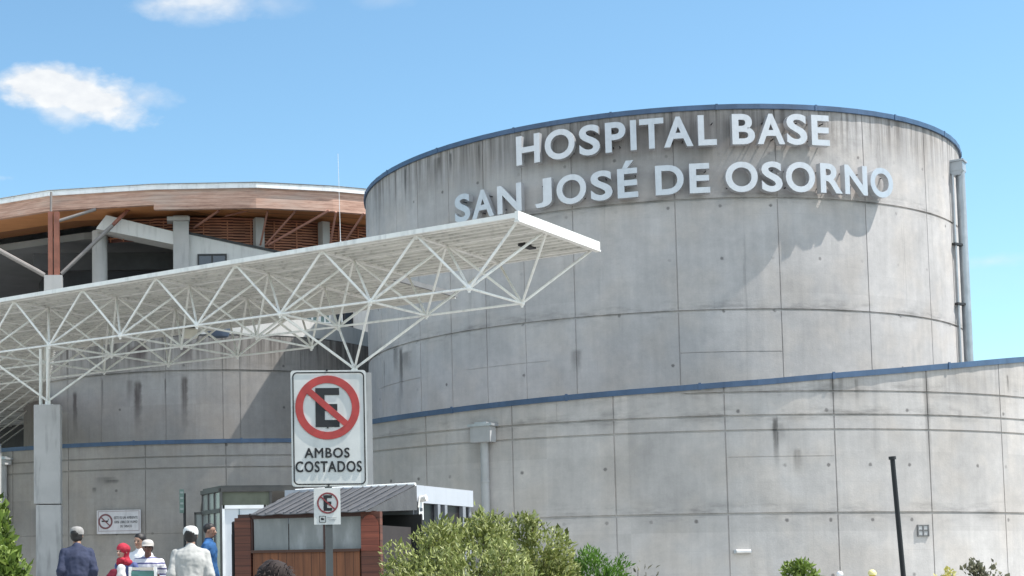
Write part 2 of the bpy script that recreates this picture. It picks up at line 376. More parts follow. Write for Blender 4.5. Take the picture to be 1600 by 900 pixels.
# ------------------------------------------------------------------ main round tower
TX, TY, TR = 7.0256*S, 23.619*S, 4.2973*S
def Zu(z): return EYE + z*S
TT = Zu(5.8386)
jt = [(-119.1-16.9*3, 0, Zu(2.72), .03, .03)]
vj = []
for a in (-152.8, -135.9, -119.1, -102.2, -85.3, -68.4, -51.9, -35.0): vj.append((a, 0, TT, .022, .025))
for a in (-160.5, -144.0, -128.1): vj.append((a, 0, TT, .016, .018))
for a in (-169.0, -18, 0, 18): vj.append((a, 0, TT, .03, .03))
hj = [(Zu(4.656), -200, 200, .055, .05), (Zu(3.243), -200, 200, .055, .05), (Zu(2.72), -170, -152.8, .02, .02), (Zu(2.72), -140, -124.5, .018, .016), (Zu(2.715), -102.2, -85.3, .02, .02)]
def TU(px, py): p, a = hit(px, py, TX, TY, TR); return TR*a, p.z
stk = []
for (px, y0, y1, wd, am) in [(626, 540, 640, .16, .95), (618, 540, 600, .3, .6), (634, 548, 590, .5, .5), (686, 245, 275, .12, .8), (704, 238, 280, .07, .95), (681, 245, 300, .2, .5), (633, 260, 330, .08, .8), (748, 225, 275, .05, .7),
                         (900, 545, 600, .22, .45), (600, 560, 640, .1, .4)]:
    u0, zt_ = TU(px, y0); zb = TU(px, y1)[1]; stk.append((u0, wd, zt_, zt_-zb, am, (.045, .042, .04)))
stk += [(TR*R_(-100), 6.5, TT, 3.0, .6, (.14, .122, .11)), (TR*R_(-125), 4.5, TT, 2.6, .35, (.13, .12, .11))]
CT = concrete('tower_concrete', (.45, .43, .42), TT, 2.1, .8, (TR*R_(16.9), 3.1, TR*R_(-152.8), .3), (1.52, 1.6, .4, .25), stk, .5, 1, .8, (Zu(4.656), Zu(3.243)))
tower = thing('round_tower', 'tall round bare concrete tower carrying the hospital name letters', 'tower')
wall('wall', TX, TY, TR, -215, 145, 0, TT, CT, tower, vj, hj, 1.5, .35, True)
band('coping', TX, TY, TR, -215, 145, TT, BLUE, tower, .07, .45, .11, .04, 2)
r_ = MB(); r_.lathe([(.01, TT-.6), (TR-.36, TT-.6), (TR-.36, TT-.45), (.01, TT-.45)], (TX, TY, 0), 48); r_.obj('roof', plain('roof_membrane', (.2, .2, .2), .9), tower)
# tower downpipe on the right flank
_, at_ = hit(1499, 400, TX, TY, TR+.02)
def polar(cx, cy, R, a, z): return Vector((cx+R*math.cos(a), cy+R*math.sin(a), z))
tang = math.acos(0) if False else None
dC = math.hypot(TX, TY); aC = math.atan2(-TY, -TX); aT = aC + math.acos(TR/dC)        # right-hand tangent point
dp = thing('downpipe', 'tall grey downpipe with box hopper on the right edge of the name tower', 'downpipe', 'rainwater downpipes')
aT -= R_(12)
p0 = polar(TX, TY, TR+.24, aT, 0)
mb = MB(); mb.tube(p0+Vector((0, 0, .2)), p0+Vector((0, 0, TT-1.15)), .14, 16); mb.obj('pipe', GALV, dp, True)
mb = MB(); rotT = Matrix.Rotation(aT, 3, 'Z'); q0 = polar(TX, TY, TR+.16, aT, TT-.98); mb.box(q0, (.42, .48, .3), rotT); mb.box(q0+Vector((0, 0, .18)), (.5, .56, .06), rotT)
mb.prism([q0+rotT @ Vector(c) for c in ((-.2, -.23, -.15), (.2, -.23, -.15), (.12, -.23, -.3), (-.1, -.23, -.3))], rotT @ Vector((0, .46, 0))); mb.obj('hopper', GALV, dp)
p1 = polar(TX, TY, TR+.09, aT-R_(2.0), 0)
mb = MB(); mb.tube(p1+Vector((0, 0, .2)), p1+Vector((0, 0, TT-1.3)), .035, 10); mb.obj('conduit', GALV, dp, True)
for k in range(6):
    z = 2+k*1.95; mb = MB(); m_ = (p0+p1)/2+Vector((0, 0, z)); mb.box(m_, (.14, .62, .07), Matrix.Rotation(math.atan2((p0-p1).y, (p0-p1).x)-math.pi/2, 3, 'Z')); mb.obj('bracket', DARK, dp)

# ------------------------------------------------------------------ lower ramped wall at the right
LX, LY, LR = 6.735*S, 22.25*S, 5.1608*S
prof = [(-149.9, 1.93), (-135.3, 1.953), (-120.1, 1.992), (-105.6, 2.035), (-94.3, 2.085), (-78, 2.205), (-68.3, 2.295), (-55.5, 2.425), (-40, 2.56), (10, 2.9)]
def zlow(a):
    a = max(prof[0][0], min(prof[-1][0], a))
    for (x0, y0), (x1, y1) in zip(prof, prof[1:]):
        if a <= x1:
            t = (a-x0)/(x1-x0); return Zu(y0+(y1-y0)*t)
    return Zu(prof[-1][1])
lw = thing('curved_wall', 'long low curved concrete wall with rising blue coping below the tower', 'wall', 'curved concrete walls')
def LA(px, py): return math.degrees(hit(px, py, LX, LY, LR)[1])
vj = [(LA(px, 700), 0, 9, .024, .028) for px in (666, 801, 960, 1134, 1305, 1452, 1566, 1660)]
vj += [(LA(870, 650), Zu(1.69), 9, .012, .01), (LA(1215, 690), Zu(1.5), Zu(1.68), .012, .008)]
hj = [(Zu(1.954), -104, 10, .045, .04), (Zu(1.695), -150, 10, .045, .04), (Zu(1.532), -150, 10, .045, .04), (Zu(.615), -150, 10, .055, .045), (Zu(1.24), LA(1137, 714), LA(1302, 714), .016, .014)]
def LU(px, py): p, a = hit(px, py, LX, LY, LR); return LR*a, p.z
stk = []
for (px, y0, y1, wd, am) in [(1211, 650, 745, .10, .9), (1216, 660, 700, .3, .35), (1246, 700, 755, .16, .5), (1312, 560, 640, .1, .5), (1338, 590, 640, .07, .7), (1446, 575, 800, .12, .45), (1574, 585, 625, .06, .8), (1300, 590, 640, .1, .5), (1500, 640, 665, .1, .3), (950, 640, 700, .3, .25), (740, 650, 760, .25, .3)]:
    u0, zt_ = LU(px, y0); zb = LU(px, y1)[1]; stk.append((u0, wd, zt_, zt_-zb, am, (.06, .057, .053)))
CL = concrete('low_wall_concrete', (.45, .43, .415), Zu(2.1), .9, .25, (2.2, 2.1, .2, .2), (1.15, 1.45, .1, .42), stk, .32, 2, .8, (Zu(.615), Zu(1.695), Zu(1.954)))
LEFT_END = math.degrees(hit(577, 700, LX, LY, LR)[1])
wall('wall', LX, LY, LR, LEFT_END, 10, 0, zlow, CL, lw, vj, hj, 1.2, .3)
band('coping', LX, LY, LR, LEFT_END-.1, 10.1, zlow, BLUE, lw, .05, .36, .12, .03, 1.5, 3.4)
pe = polar(LX, LY, LR-.15, R_(LEFT_END), 0)
mb = MB(); e2 = Vector((pe.x+.5, pe.y+4.5, 0)); dd = (e2-pe); mb.box((pe+e2)/2+Vector((.2, .3, Zu(1.9)/2)), (.3, dd.length, Zu(1.9)), Matrix.Rotation(math.atan2(dd.y, dd.x)-math.pi/2, 3, 'Z')); mb.obj('return_wall', CL, lw)
# downpipe with hopper on that wall
def wallpipe(px, cx, cy, R, pyh0, pyh1, rpipe, wbox, label, ybot=0.):
    p, a = hit(px, pyh0, cx, cy, R); zb = hit(px, pyh1, cx, cy, R)[0].z; rot = Matrix.Rotation(a, 3, 'Z')
    d = thing('downpipe', label, 'downpipe', 'rainwater downpipes')
    c = polar(cx, cy, R+.2, a, (p.z+zb)/2); h = p.z-zb
    mb = MB(); mb.box(c, (.34, wbox, h), rot); mb.obj('hopper', GREYPAINT, d)
    mb = MB(); mb.box(c+Vector((0, 0, h/2+.03)), (.42, wbox*1.22, .07), rot); mb.box(c+Vector((0, 0, h/2+.09)), (.3, wbox*.6, .05), rot); mb.obj('lid', GALV, d)
    c2 = polar(cx, cy, R+.03+rpipe, a, 0)
    mb = MB(); mb.tube(c2+Vector((0, 0, .12)), c2+Vector((0, 0, c.z-h/2+.02)), rpipe, 18); mb.obj('pipe', GREYPAINT, d, True)
    for z in (c.z-h/2-1.1, 1.3):
        mb = MB(); mb.lathe([(rpipe+.012, z-.03), (rpipe+.02, z), (rpipe+.012, z+.03)], c2, 18); mb.obj('pipe_collar', GREYPAINT, d, True)
wallpipe(760, LX, LY, LR, 667, 692, .115, .62, 'pale grey downpipe with square hopper on the wall behind the big shrub')
p, a = hit(1160, 862, LX, LY, LR)
t_ = thing('bulkhead_light', 'small white bulkhead light fixed low on the curved wall', 'wall light', loc=polar(LX, LY, LR, a, p.z), rz=a)
mb = MB(); mb.box((.03, 0, 0), (.06, .44, .09)); mb.obj('base', GALV, t_); mb = MB(); mb.tube((.1, -.17, .01), (.1, .19, .01), .05, 10); mb.obj('diffuser', plain('opal_plastic', (.75, .75, .75), .3), t_, True)
p, a = hit(1441.5, 829, LX, LY, LR)
t_ = thing('wall_vent', 'small square grey vent of four panes low on the curved wall', 'vent', loc=polar(LX, LY, LR, a, p.z), rz=a)
mb = MB()
for y in (-.16, 0, .16): mb.box((.022, y, 0), (.05, .03, .31 if y else .26))
for z in (-.14, 0, .14): mb.box((.02, 0, z), (.04, .30, .025))
mb.obj('frame', plain('grey_plastic', (.16, .16, .16), .6), t_)
for y in (-.08, .08):
    for z in (-.07, .07):
        mb = MB(); mb.box((.012, y, z), (.03, .12, .1)); mb.tube((.03, y, z-.02), (.034, y, z-.02), .018, 8); mb.obj('cover', plain('cover_grey', (.45, .45, .45), .6), t_)

# ------------------------------------------------------------------ left curved wall and drum behind
WX, WY, WR = .85*S, 28.3*S, 6.1*S
WT = Zu(1.925)
lw2 = thing('curved_wall', 'curved concrete wall with level blue coping behind the people', 'wall', 'curved concrete walls')
def WA(px, py=715): return math.degrees(hit(px, py, WX, WY, WR)[1])
vj = [(WA(px), 0, 9, .024, .028) for px in (-80, 20, 107, 227, 353, 470)]
hj = [(Zu(1.695), -180, 0, .045, .04), (Zu(1.532), -180, 0, .045, .04), (Zu(.60), -180, 0, .02, .015)]
stk = []
for (px, y0, y1, wd, am, cc) in [(165, 745, 765, .5, .5, (.08, .08, .08)), (175, 750, 757, .35, .7, (.07, .07, .07)), (147, 762, 772, .1, .7, (.07, .07, .07)), (60, 790, 900, .5, .35, (.10, .10, .12))]:
    p, a = hit(px, y0, WX, WY, WR); zb = hit(px, y1, WX, WY, WR)[0].z; stk.append((WR*a, wd, p.z, p.z-zb, am, cc))
CW = concrete('left_wall_concrete', (.34, .322, .308), WT, .8, .25, (2.6, 2.0, 0, 0), (1.3, 1.5, .2, .5), stk, .25, 3)
wall('wall', WX, WY, WR, -150, -62, 0, WT, CW, lw2, vj, hj, 1.2, .3)
band('coping', WX, WY, WR, -150, -62, WT, BLUE, lw2, .05, .36, .11, .03, 1.5, 3.4)
wallpipe(10, WX, WY, WR, 719, 727, .13, .56, 'grey downpipe with flat hopper at the far left of the wall')
DX, DY, DR = .3*S, 27.95*S, 3.3*S
DT = Zu(3.80)
drum = thing('round_drum', 'lower round concrete drum streaked with dark stains under the roof frame', 'building')
def DA(px, py=600): return math.degrees(hit(px, py, DX, DY, DR)[1])
vj = [(DA(px), 0, 20, .02, .02) for px in (106, 158, 259, 348, 375, 470, 520)]
hj = [(Zu(3.243), -200, 200, .07, .06)]
stk = []
for (px, y0, y1, wd, am, cc) in [(215, 592, 690, .22, .95, (.06, .045, .042)), (203, 592, 640, .2, .5, (.06, .045, .042)), (288, 584, 690, .18, .9, (.06, .045, .042)), (117, 610, 690, .16, .85, (.06, .045, .042)), (160, 590, 660, .05, .7, (.06, .05, .05)), (258, 590, 640, .05, .6, (.06, .05, .05)), (215, 540, 580, .5, .9, (.07, .05, .05)), (290, 535, 580, .4, .7, (.07, .05, .05))]:  # stain runs; the last two patches paint shade at the drum top
    p, a = hit(px, y0, DX, DY, DR); zb = hit(px, y1, DX, DY, DR)[0].z; stk.append((DR*a, wd, p.z, p.z-zb, am, cc))
CD = concrete('drum_concrete', (.315, .296, .282), DT, 2.0, .95, (2.6, 2.6, 0, 0), (1.3, 1.6, .2, .5), stk, .45, 4, .8, (Zu(3.243),))  # strong rim tone puts the shade below the canopy into the colour
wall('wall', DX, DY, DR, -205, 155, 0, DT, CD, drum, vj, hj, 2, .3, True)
mb = MB(); mb.lathe([(.01, DT-.2), (DR-.31, DT-.2), (DR-.31, DT-.1), (.01, DT-.1)], (DX, DY, 0), 40); mb.obj('roof', plain('drum_roof', (.25, .25, .25), .9), drum)
mb = MB(); mb.lathe([(DR-.7, DT-.1), (DR-.7, DT+.85), (DR-.9, DT+.85), (DR-.9, DT-.1)], (DX, DY, 0), 60); mb.obj('parapet', PLASTER, drum, True)
band('coping', DX, DY, DR-.7, -205, 155, DT+.14, DARK, drum, .08, .06, .2, .02, 3, 0)

# ------------------------------------------------------------------ rotunda with timber fascia, far behind
RX, RY, RR = .19*S, 34.3*S, 6.66*S
rot = thing('rotunda_pavilion', 'round pavilion with red timber fascia and pale roof edge behind the canopy', 'building')
M = Mt('timber_cladding', .75, 0, .25); x, y, z = M.sep(M.tc.outputs['Object'])
nn = M.noise(M.map((.5, .5, 5)), 2.0, 8, .7); nb = M.noise(M.map((.25, .25, 1)), 1.5, 4)
o = M.ramp(nn, [(.28, (.22, .12, .09)), (.42, (.42, .25, .19)), (.58, (.56, .36, .28)), (.75, (.6, .46, .38))])
o = M.mix(M.maprange(nb, .45, .7, 0, .55), o, (.46, .38, .33)); k = M.math('LESS_THAN', M.math('FRACT', M.math('DIVIDE', z, .17)), .07)
M.col(M.mix(M.math('MULTIPLY', k, .55), o, (.09, .045, .03))); TIMB = M.m
SOFF = wood('soffit_timber', (.62, .30, .12), (.42, .17, .07), 'x', .12)
LATT = plain('lattice_timber', (.40, .16, .09), .6, 0, .3, 1.5)
RZ = Zu(7.02)
plan = [onz(px, py, RZ) for px, py in ((-230, 352), (-90, 327), (76, 299), (240, 289), (400, 286), (520, 292), (640, 303))]
cR = Vector((RX, RY, RZ)); rad = RR
a_l = math.atan2(plan[0].y-RY, plan[0].x-RX); a_r = math.atan2(plan[-1].y-RY, plan[-1].x-RX)
back = []
for k in range(1, 9):
    aa = a_r + (a_l+2*math.pi-a_r)*k/9; back.append(Vector((RX+rad*math.cos(aa), RY+rad*math.sin(aa), RZ)))
ring = plan + back; NR = len(ring)
def toward(p, d): v = Vector((p.x-RX, p.y-RY, 0)); return Vector((p.x, p.y, 0)) + v.normalized()*d
fb = [Zu(6.66)]*NR
for k in (3, 4, 5, 6): fb[k] = Zu(6.57)
for k in range(NR):                          # facets of the fascia, each with its own depth
    p, q = ring[k], ring[(k+1) % NR]; low = Zu(6.57) if k in (3, 4, 5) else Zu(6.66); hi = RZ-.22
    pi_, qi = toward(p, -.25), toward(q, -.25)
    mb = MB(); P = [Vector((p.x, p.y, low)), Vector((q.x, q.y, low)), Vector((q.x, q.y, hi)), Vector((p.x, p.y, hi))]; Pi = [Vector((pi_.x, pi_.y, low)), Vector((qi.x, qi.y, low)), Vector((qi.x, qi.y, hi)), Vector((pi_.x, pi_.y, hi))]
    mb.add(P+Pi, [(0, 1, 2, 3), (7, 6, 5, 4), (0, 4, 5, 1), (3, 2, 6, 7), (1, 5, 6, 2), (0, 3, 7, 4)])
    mb.obj('fascia', TIMB, rot)
mb = MB()
for k in range(NR):                          # pale gutter and roof edge
    p, q = ring[k], ring[(k+1) % NR]
    for (d, z0_, z1_) in ((.1, -.22, -.09), (.03, -.09, .02)):
        a_, b_ = toward(p, d), toward(q, d); c_, e_ = toward(p, -.3), toward(q, -.3)
        mb.add([(a_.x, a_.y, RZ+z0_), (b_.x, b_.y, RZ+z0_), (b_.x, b_.y, RZ+z1_), (a_.x, a_.y, RZ+z1_), (c_.x, c_.y, RZ+z0_), (e_.x, e_.y, RZ+z0_), (e_.x, e_.y, RZ+z1_), (c_.x, c_.y, RZ+z1_)],
               [(0, 1, 2, 3), (0, 4, 5, 1), (3, 2, 6, 7), (7, 6, 5, 4)])
mb.obj('roof_trim', WHITE2, rot)
mb = MB(); mb.v = [tuple(Vector((toward(p, .12).x, toward(p, .12).y, RZ+.03))) for p in ring] + [(RX, RY, RZ+1.1)]; mb.f = [(k, (k+1) % NR, NR) for k in range(NR)]; mb.obj('roof', WHITE2, rot)
mb = MB(); mb.v = [(toward(p, -.27).x, toward(p, -.27).y, Zu(6.585 if k_ in (4, 5, 6) else 6.665)) for k_, p in enumerate(ring)] + [(toward(p, -3.4).x, toward(p, -3.4).y, Zu(6.66)) for p in ring]; mb.f = [(k, (k+1) % NR, NR+(k+1) % NR, NR+k) for k in range(NR)]
mb.obj('soffit', SOFF, rot)
mb = MB(); mb.v = [(toward(p, -3.3).x, toward(p, -3.3).y, Zu(z_)) for z_ in (6.40, 6.53) for p in ring]; mb.f = [tuple(range(NR)), tuple(range(2*NR-1, NR-1, -1))] + [(k, (k+1) % NR, NR+(k+1) % NR, NR+k) for k in range(NR)]
mb.obj('ceiling_slab', plain('slab_concrete', (.20, .20, .20), .9, 0, .1, 1), rot)
def rpt(px, rr): return hit(px, 420, RX, RY, rr)
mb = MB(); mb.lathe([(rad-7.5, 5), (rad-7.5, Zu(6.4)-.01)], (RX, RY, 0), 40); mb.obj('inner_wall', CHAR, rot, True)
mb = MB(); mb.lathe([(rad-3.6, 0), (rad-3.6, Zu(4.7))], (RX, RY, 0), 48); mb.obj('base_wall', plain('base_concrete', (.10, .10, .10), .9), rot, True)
mb = MB(); mb.box((at(190, 420, 71).x, RY-rad+4.4, Zu(5.98)), (8, .4, .8)); mb.obj('beam', plain('dark_beam', (.05, .05, .052), .9), rot)
# lattice of timber slats
LRad = rad-2.05
for (xa_, xb_, ns_, zlo_) in ((168, 272, 7, 6.20), (272, 700, 27, 4.7)):
    a0 = rpt(xa_, LRad)[1]; a1 = rpt(xb_, LRad)[1]; nS = 10 if ns_ == 7 else 30
    mb = MB()
    for i in range(nS+1):
        t = a0+(a1-a0)*i/nS; mb.v += [tuple(polar(RX, RY, LRad-.12, t, Zu(zlo_))), tuple(polar(RX, RY, LRad-.12, t, Zu(6.6)))]
        if i: mb.f.append((2*i-2, 2*i, 2*i+1, 2*i-1))
    mb.obj('lattice_backing', plain('dark_red_board', (.10, .035, .025), .8, 0, .2, 2), rot)
    mb = MB()
    for s_ in range(ns_):
        z = Zu(6.58)-s_*.125
        for i in range(nS):
            t, t2 = a0+(a1-a0)*i/nS, a0+(a1-a0)*(i+1)/nS; w_ = .012*math.sin(i*1.9+s_)
            P = [polar(RX, RY, r, tt, z+dz+w_) for tt in (t, t2) for r, dz in ((LRad, -.03), (LRad, .03), (LRad-.05, .05), (LRad-.05, -.01))]
            mb.add(P, [(0, 4, 5, 1), (1, 5, 6, 2), (0, 3, 7, 4)])
    for i in range(0, nS, 2):
        t = a0+(a1-a0)*(i+.5)/nS; mb.box(polar(RX, RY, LRad+.01, t, Zu((zlo_+6.55)/2)), (.05, .05, (6.55-zlo_)*S), Matrix.Rotation(t, 3, 'Z'))
    mb.obj('lattice', LATT, rot)
COLM = plain('column_concrete', (.42, .41, .40), .85, 0, .1, 1, dirt=.3)
for px, hw, rr, sq in ((156, .345, rad-1.7, 0), (283, .34, rad-1.6, 1), (405, .2, rad-1.8, 1), (507, .19, rad-1.8, 1), (-40, .345, rad-1.7, 0), (640, .3, rad-1.8, 1)):
    p, a = rpt(px, rr); mb = MB()
    if sq: mb.box((p.x, p.y, Zu(5.6)), (hw*2, hw*2, Zu(6.57)-Zu(4.63)), Matrix.Rotation(a+.1, 3, 'Z'))
    else: mb.tube((p.x, p.y, Zu(4.2)), (p.x, p.y, Zu(6.39)), hw, 20)
    mb.obj('column', COLM, rot, True)
p, a = rpt(283, rad-1.6); mb = MB(); mb.box((p.x-.1, p.y-.1, Zu(6.5)), (1.0, .8, .16)); mb.obj('column_head', COLM, rot)
p = at(84, 432, (RY-rad+.8)); pb = Vector((p.x, p.y, 0))
mb = MB(); mb.box((p.x-.13, p.y, (p.z+Zu(6.6))/2), (.2, .35, Zu(6.6)-p.z)); mb.box((p.x+.14, p.y, (p.z+Zu(6.6))/2), (.24, .35, Zu(6.6)-p.z)); mb.obj('timber_post', TREDBROWN, rot)
mb = MB(); mb.box((p.x, p.y, p.z-1.0), (.78, .7, 2.0)); mb.obj('post_base', COLM, rot)
GS = plain('grey_strut_paint', (.22, .20, .19), .6)
for A_, B_, r__, m_ in (((96, 428), (176, 352), .09, GS), ((176, 352), (206, 322), .09, TREDBROWN), ((70, 430), (-20, 381), .10, GS), ((92, 345), (150, 327), .07, GS), ((80, 300), (79, 390), .05, GS)):
    mb = MB(); mb.tube(at(*A_, p.y-.1), at(*B_, p.y-.1+(.6 if A_[0] == 176 else 0)), r__, 8); mb.obj('strut', m_, rot, True)
SB = plain('pinkish_strut', (.32, .15, .11), .6)
for A_, B_, r__ in (((303, 356), (342, 329), .06), ((352, 338), (398, 326), .04), ((407, 383), (418, 330), .045), ((415, 383), (464, 327), .05), ((419, 383), (514, 329), .06), ((516, 381), (525, 331), .05), ((539, 377), (569, 333), .05)):
    mb = MB(); mb.tube(at(*A_, RY-rad+1.75), at(*B_, RY-rad+.7), r__, 8); mb.obj('strut', SB, rot, True)
# white sloping stair block
yb = RY-rad+1.6; Dw = yb
blk = thing('stair_block', 'white plastered block with sloping top and windows between the round buildings', 'building')
P = [at(291, 364, Dw), at(440, 397, Dw), at(600, 430, Dw), at(600, 540, Dw), at(291, 540, Dw)]
mb = MB(); mb.prism(P, (0, 2.0, 0)); mb.obj('wall', PLASTER, blk)
mb = MB(); a_, b_ = P[0], P[2]; n_ = Vector((0, 0, .10)); mb.prism([a_+Vector((-.15, -.05, .0)), b_+Vector((0, -.05, .0)), b_+n_+Vector((0, -.05, 0)), a_+n_+Vector((-.15, -.05, 0))], (0, 2.2, 0)); mb.obj('roof_edge', DARK, blk)
P = [at(166, 336, Dw-.2), at(272, 362, Dw-.2), at(272, 382, Dw-.2), at(150, 357, Dw-.2)]
mb = MB(); mb.prism(P, (0, 1.2, 0)); mb.obj('ramp_beam', PLASTER, blk)
GLASS = plain('window_glass', (.035, .045, .06), .12, 0, .2, 1, spec=.8)
GLASSG = plain('greenish_glass', (.22, .30, .28), .2, 0, .2, 3)
for (x0, x1, y0, y1, g_) in ((310, 353, 398, 425, GLASS), (478, 497, 484, 503, GLASSG), (500, 515, 482, 505, GLASSG), (526, 550, 474, 512, GLASS)):
    mb = MB(); a_, b_ = at(x0, y1, Dw-.03), at(x1, y0, Dw-.03); c_ = (a_+b_)/2; wdt, hgt = b_.x-a_.x, b_.z-a_.z
    mb.box(c_, (wdt, .04, hgt)); wnd = mb.obj('window', g_, blk)
    mb = MB()
    for sx in (-1, 0, 1): mb.box(c_+Vector((sx*wdt/2, -.03, 0)), (.07, .05, hgt+.07))
    for sz in (-1, 1): mb.box(c_+Vector((0, -.032, sz*hgt/2)), (wdt+.07, .05, .07))
    mb.obj('frame', DARK if g_ is GLASS else WHITE2, wnd)
mst = MB(); a_, b_ = at(532, 376, 66.5), at(528, 240, 66.5); mst.tube((a_.x, a_.y, Zu(3.2)), a_, .03, 6); mst.tube(a_, b_, .014, 6, .008)
tag(mst.obj('antenna_mast', WHITE2, smooth=True), 'thin white antenna mast rising beside the round tower', 'antenna')

# ------------------------------------------------------------------ space-frame canopy
CX0, CY0, CH, CPH = -1.9098*S, 16.7769*S, Zu(2.9874), -0.67076
cu, cvv = Vector((math.cos(CPH), math.sin(CPH), 0)), Vector((-math.sin(CPH), math.cos(CPH), 0))
def cp(u, v, z=0.): return Vector((CX0, CY0, CH)) + cu*u*S + cvv*v*S + Vector((0, 0, z))
DEP = .5338*S; APX = 1.0516*S
vt = lambda j: 0 if j == 0 else .5376+(j-1)
vb = lambda j: .02+j
can = thing('canopy', 'white steel space frame canopy with corrugated roof on concrete piers', 'canopy')
def umaxv(v):
    if v < 1.58: return 6.0
    if v < 2.95: return 3.75
    return -v + .75
UMIN = -12
cells = []
for j in range(0, 12):
    for i in range(UMIN, 6):
        v1 = vt(j+1)
        if i+1 <= umaxv(v1-.02)+.01:
            q = cp(i+.5, vb(j)) ; px = PX+FPX*q.x/q.y
            if px > -170: cells.append((i, j))
CS = set(cells)
tops, bots = set(), set(cells); top_e, bot_e, brace = set(), set(), []
for (i, j) in cells:
    cn = [(i, j), (i+1, j), (i, j+1), (i+1, j+1)]; tops |= set(cn)
    top_e |= {((i, j), (i+1, j)), ((i, j+1), (i+1, j+1)), ((i, j), (i, j+1)), ((i+1, j), (i+1, j+1))}
    for c in cn: brace.append((cp(c[0], vt(c[1])), cp(i+.5, vb(j), -DEP)))
    for d in ((1, 0), (0, 1)):
        if (i+d[0], j+d[1]) in CS: bot_e.add(((i, j), (i+d[0], j+d[1])))
apex = []
for (i, j) in ((0, 0), (4, 0), (-4, 3), (-8, 5)):
    ap_ = cp(i, vb(j)+.5, -APX); nb_ = [c for c in ((i-1, j), (i, j), (i-1, j+1), (i, j+1)) if c in CS]
    if len(nb_) < 3: continue
    apex.append((i, j, ap_))
    for c in nb_: brace.append((cp(c[0]+.5, vb(c[1]), -DEP), ap_))
ii = lambda p: p.y
def nearest_split(items, key, name, build, mat, cap=100, smooth=True):
    items = sorted(items, key=key)
    for it in items[:cap]:
        mb = MB(); build(mb, it); mb.obj(name, mat, can, smooth)
    if items[cap:]:
        mb = MB()
        for it in items[cap:]: build(mb, it)
        o = mb.obj(name, mat, can, smooth); o['kind'] = 'stuff'
nearest_split(brace, lambda e: (e[0]+e[1]).y, 'brace', lambda mb, e: mb.tube(e[0], e[1], .029, 8), WHITE)
nearest_split([(cp(a[0]+.5, vb(a[1]), -DEP), cp(b[0]+.5, vb(b[1]), -DEP)) for a, b in sorted(bot_e)], lambda e: (e[0]+e[1]).y, 'bottom_chord', lambda mb, e: mb.tube(e[0], e[1], .027, 8), WHITE)
nearest_split([(cp(a[0], vt(a[1])), cp(b[0], vt(b[1]))) for a, b in sorted(top_e)], lambda e: (e[0]+e[1]).y, 'top_chord', lambda mb, e: mb.tube(e[0], e[1], .032, 8), WHITE)
nd = [cp(a, vt(b)) for a, b in sorted(tops)] + [cp(a+.5, vb(b), -DEP) for a, b in sorted(bots)]
nearest_split(nd, lambda p: p.y, 'node', lambda mb, p: (mb.ball(p, .066, 10, 6), mb.tube(p-Vector((0, 0, .09)), p+Vector((0, 0, .075)), .03, 8)), WHITE)
# short posts, purlins along v, corrugated sheet with ribs along u
def purlin(mb, it):
    u, v0, v1 = it; a_, b_ = cp(u, v0, -.02), cp(u, v1, -.02); c_ = (a_+b_)/2; mb.box(c_, (.10, (b_-a_).length, .05), Matrix.Rotation(CPH, 3, 'Z'))
for u in range(UMIN, 7):
    vm = max([vt(j+1) for (i, j) in CS if i == u or i == u-1] or [0])
    if vm:
        vmin = min([vt(j) for (i, j) in CS if i == u or i == u-1])
        mb = MB(); purlin(mb, (u if u < 6 else 5.98, vmin, vm)); mb.obj('purlin', WHITE, can)
prf = []
v = -.06; pitch = .30/S
while v < 11.5:
    prf += [(v, .085), (v+pitch*.10, 0), (v+pitch*.55, 0), (v+pitch*.65, .085)]; v += pitch
mb = MB(); N = len(prf)
for k in range(N-1):
    (v0, h0), (v1, h1) = prf[k], prf[k+1]; um = umaxv((v0+v1)/2); un = UMIN if v1 > 2.6 else -6
    if um <= un: continue
    z = -.01
    mb.add([cp(un, v0, z+h0), cp(um, v0, z+h0), cp(um, v1, z+h1), cp(un, v1, z+h1), cp(un, v0, z+h0+.012), cp(um, v0, z+h0+.012), cp(um, v1, z+h1+.012), cp(un, v1, z+h1+.012)],
           [(0, 3, 2, 1), (4, 5, 6, 7), (1, 2, 6, 5)])
mb.obj('roof_sheet', SHEET, can, recalc=False)
rC = Matrix.Rotation(CPH, 3, 'Z')
mb = MB(); a_, b_ = cp(-6, -.075, .03), cp(6.03, -.075, .03); mb.box((a_+b_)/2, ((b_-a_).length, .06, .10), rC); mb.obj('fascia', WHITE, can)
mb = MB(); a_, b_ = cp(6.02, -.09, .02), cp(6.02, 1.55, .02); mb.box((a_+b_)/2, (.08, (b_-a_).length, .18), rC); mb.box((a_+b_)/2+Vector((0, 0, -.115)), (.12, (b_-a_).length, .03), rC); mb.obj('end_fascia', WHITE, can)
mb = MB(); a_, b_ = cp(3.75, 1.585, .02), cp(6.0, 1.585, .02); mb.box((a_+b_)/2, ((b_-a_).length, .06, .14), rC); mb.obj('back_fascia', WHITE, can)
mb = MB(); a_, b_ = cp(-2.2, 2.96, .02), cp(3.75, 2.96, .02); mb.box((a_+b_)/2, ((b_-a_).length, .06, .14), rC); mb.obj('back_fascia', WHITE, can)
mb = MB(); a_, b_ = cp(3.77, 1.66, .03), cp(3.77, 2.96, .03); mb.box((a_+b_)/2, (.06, (b_-a_).length, .12), rC); mb.obj('end_fascia', plain('dull_flashing', (.16, .16, .16), .7), can)
PIERC = plain('pier_concrete', (.42, .41, .40), .9, 0, .12, 1.2, dirt=.5)
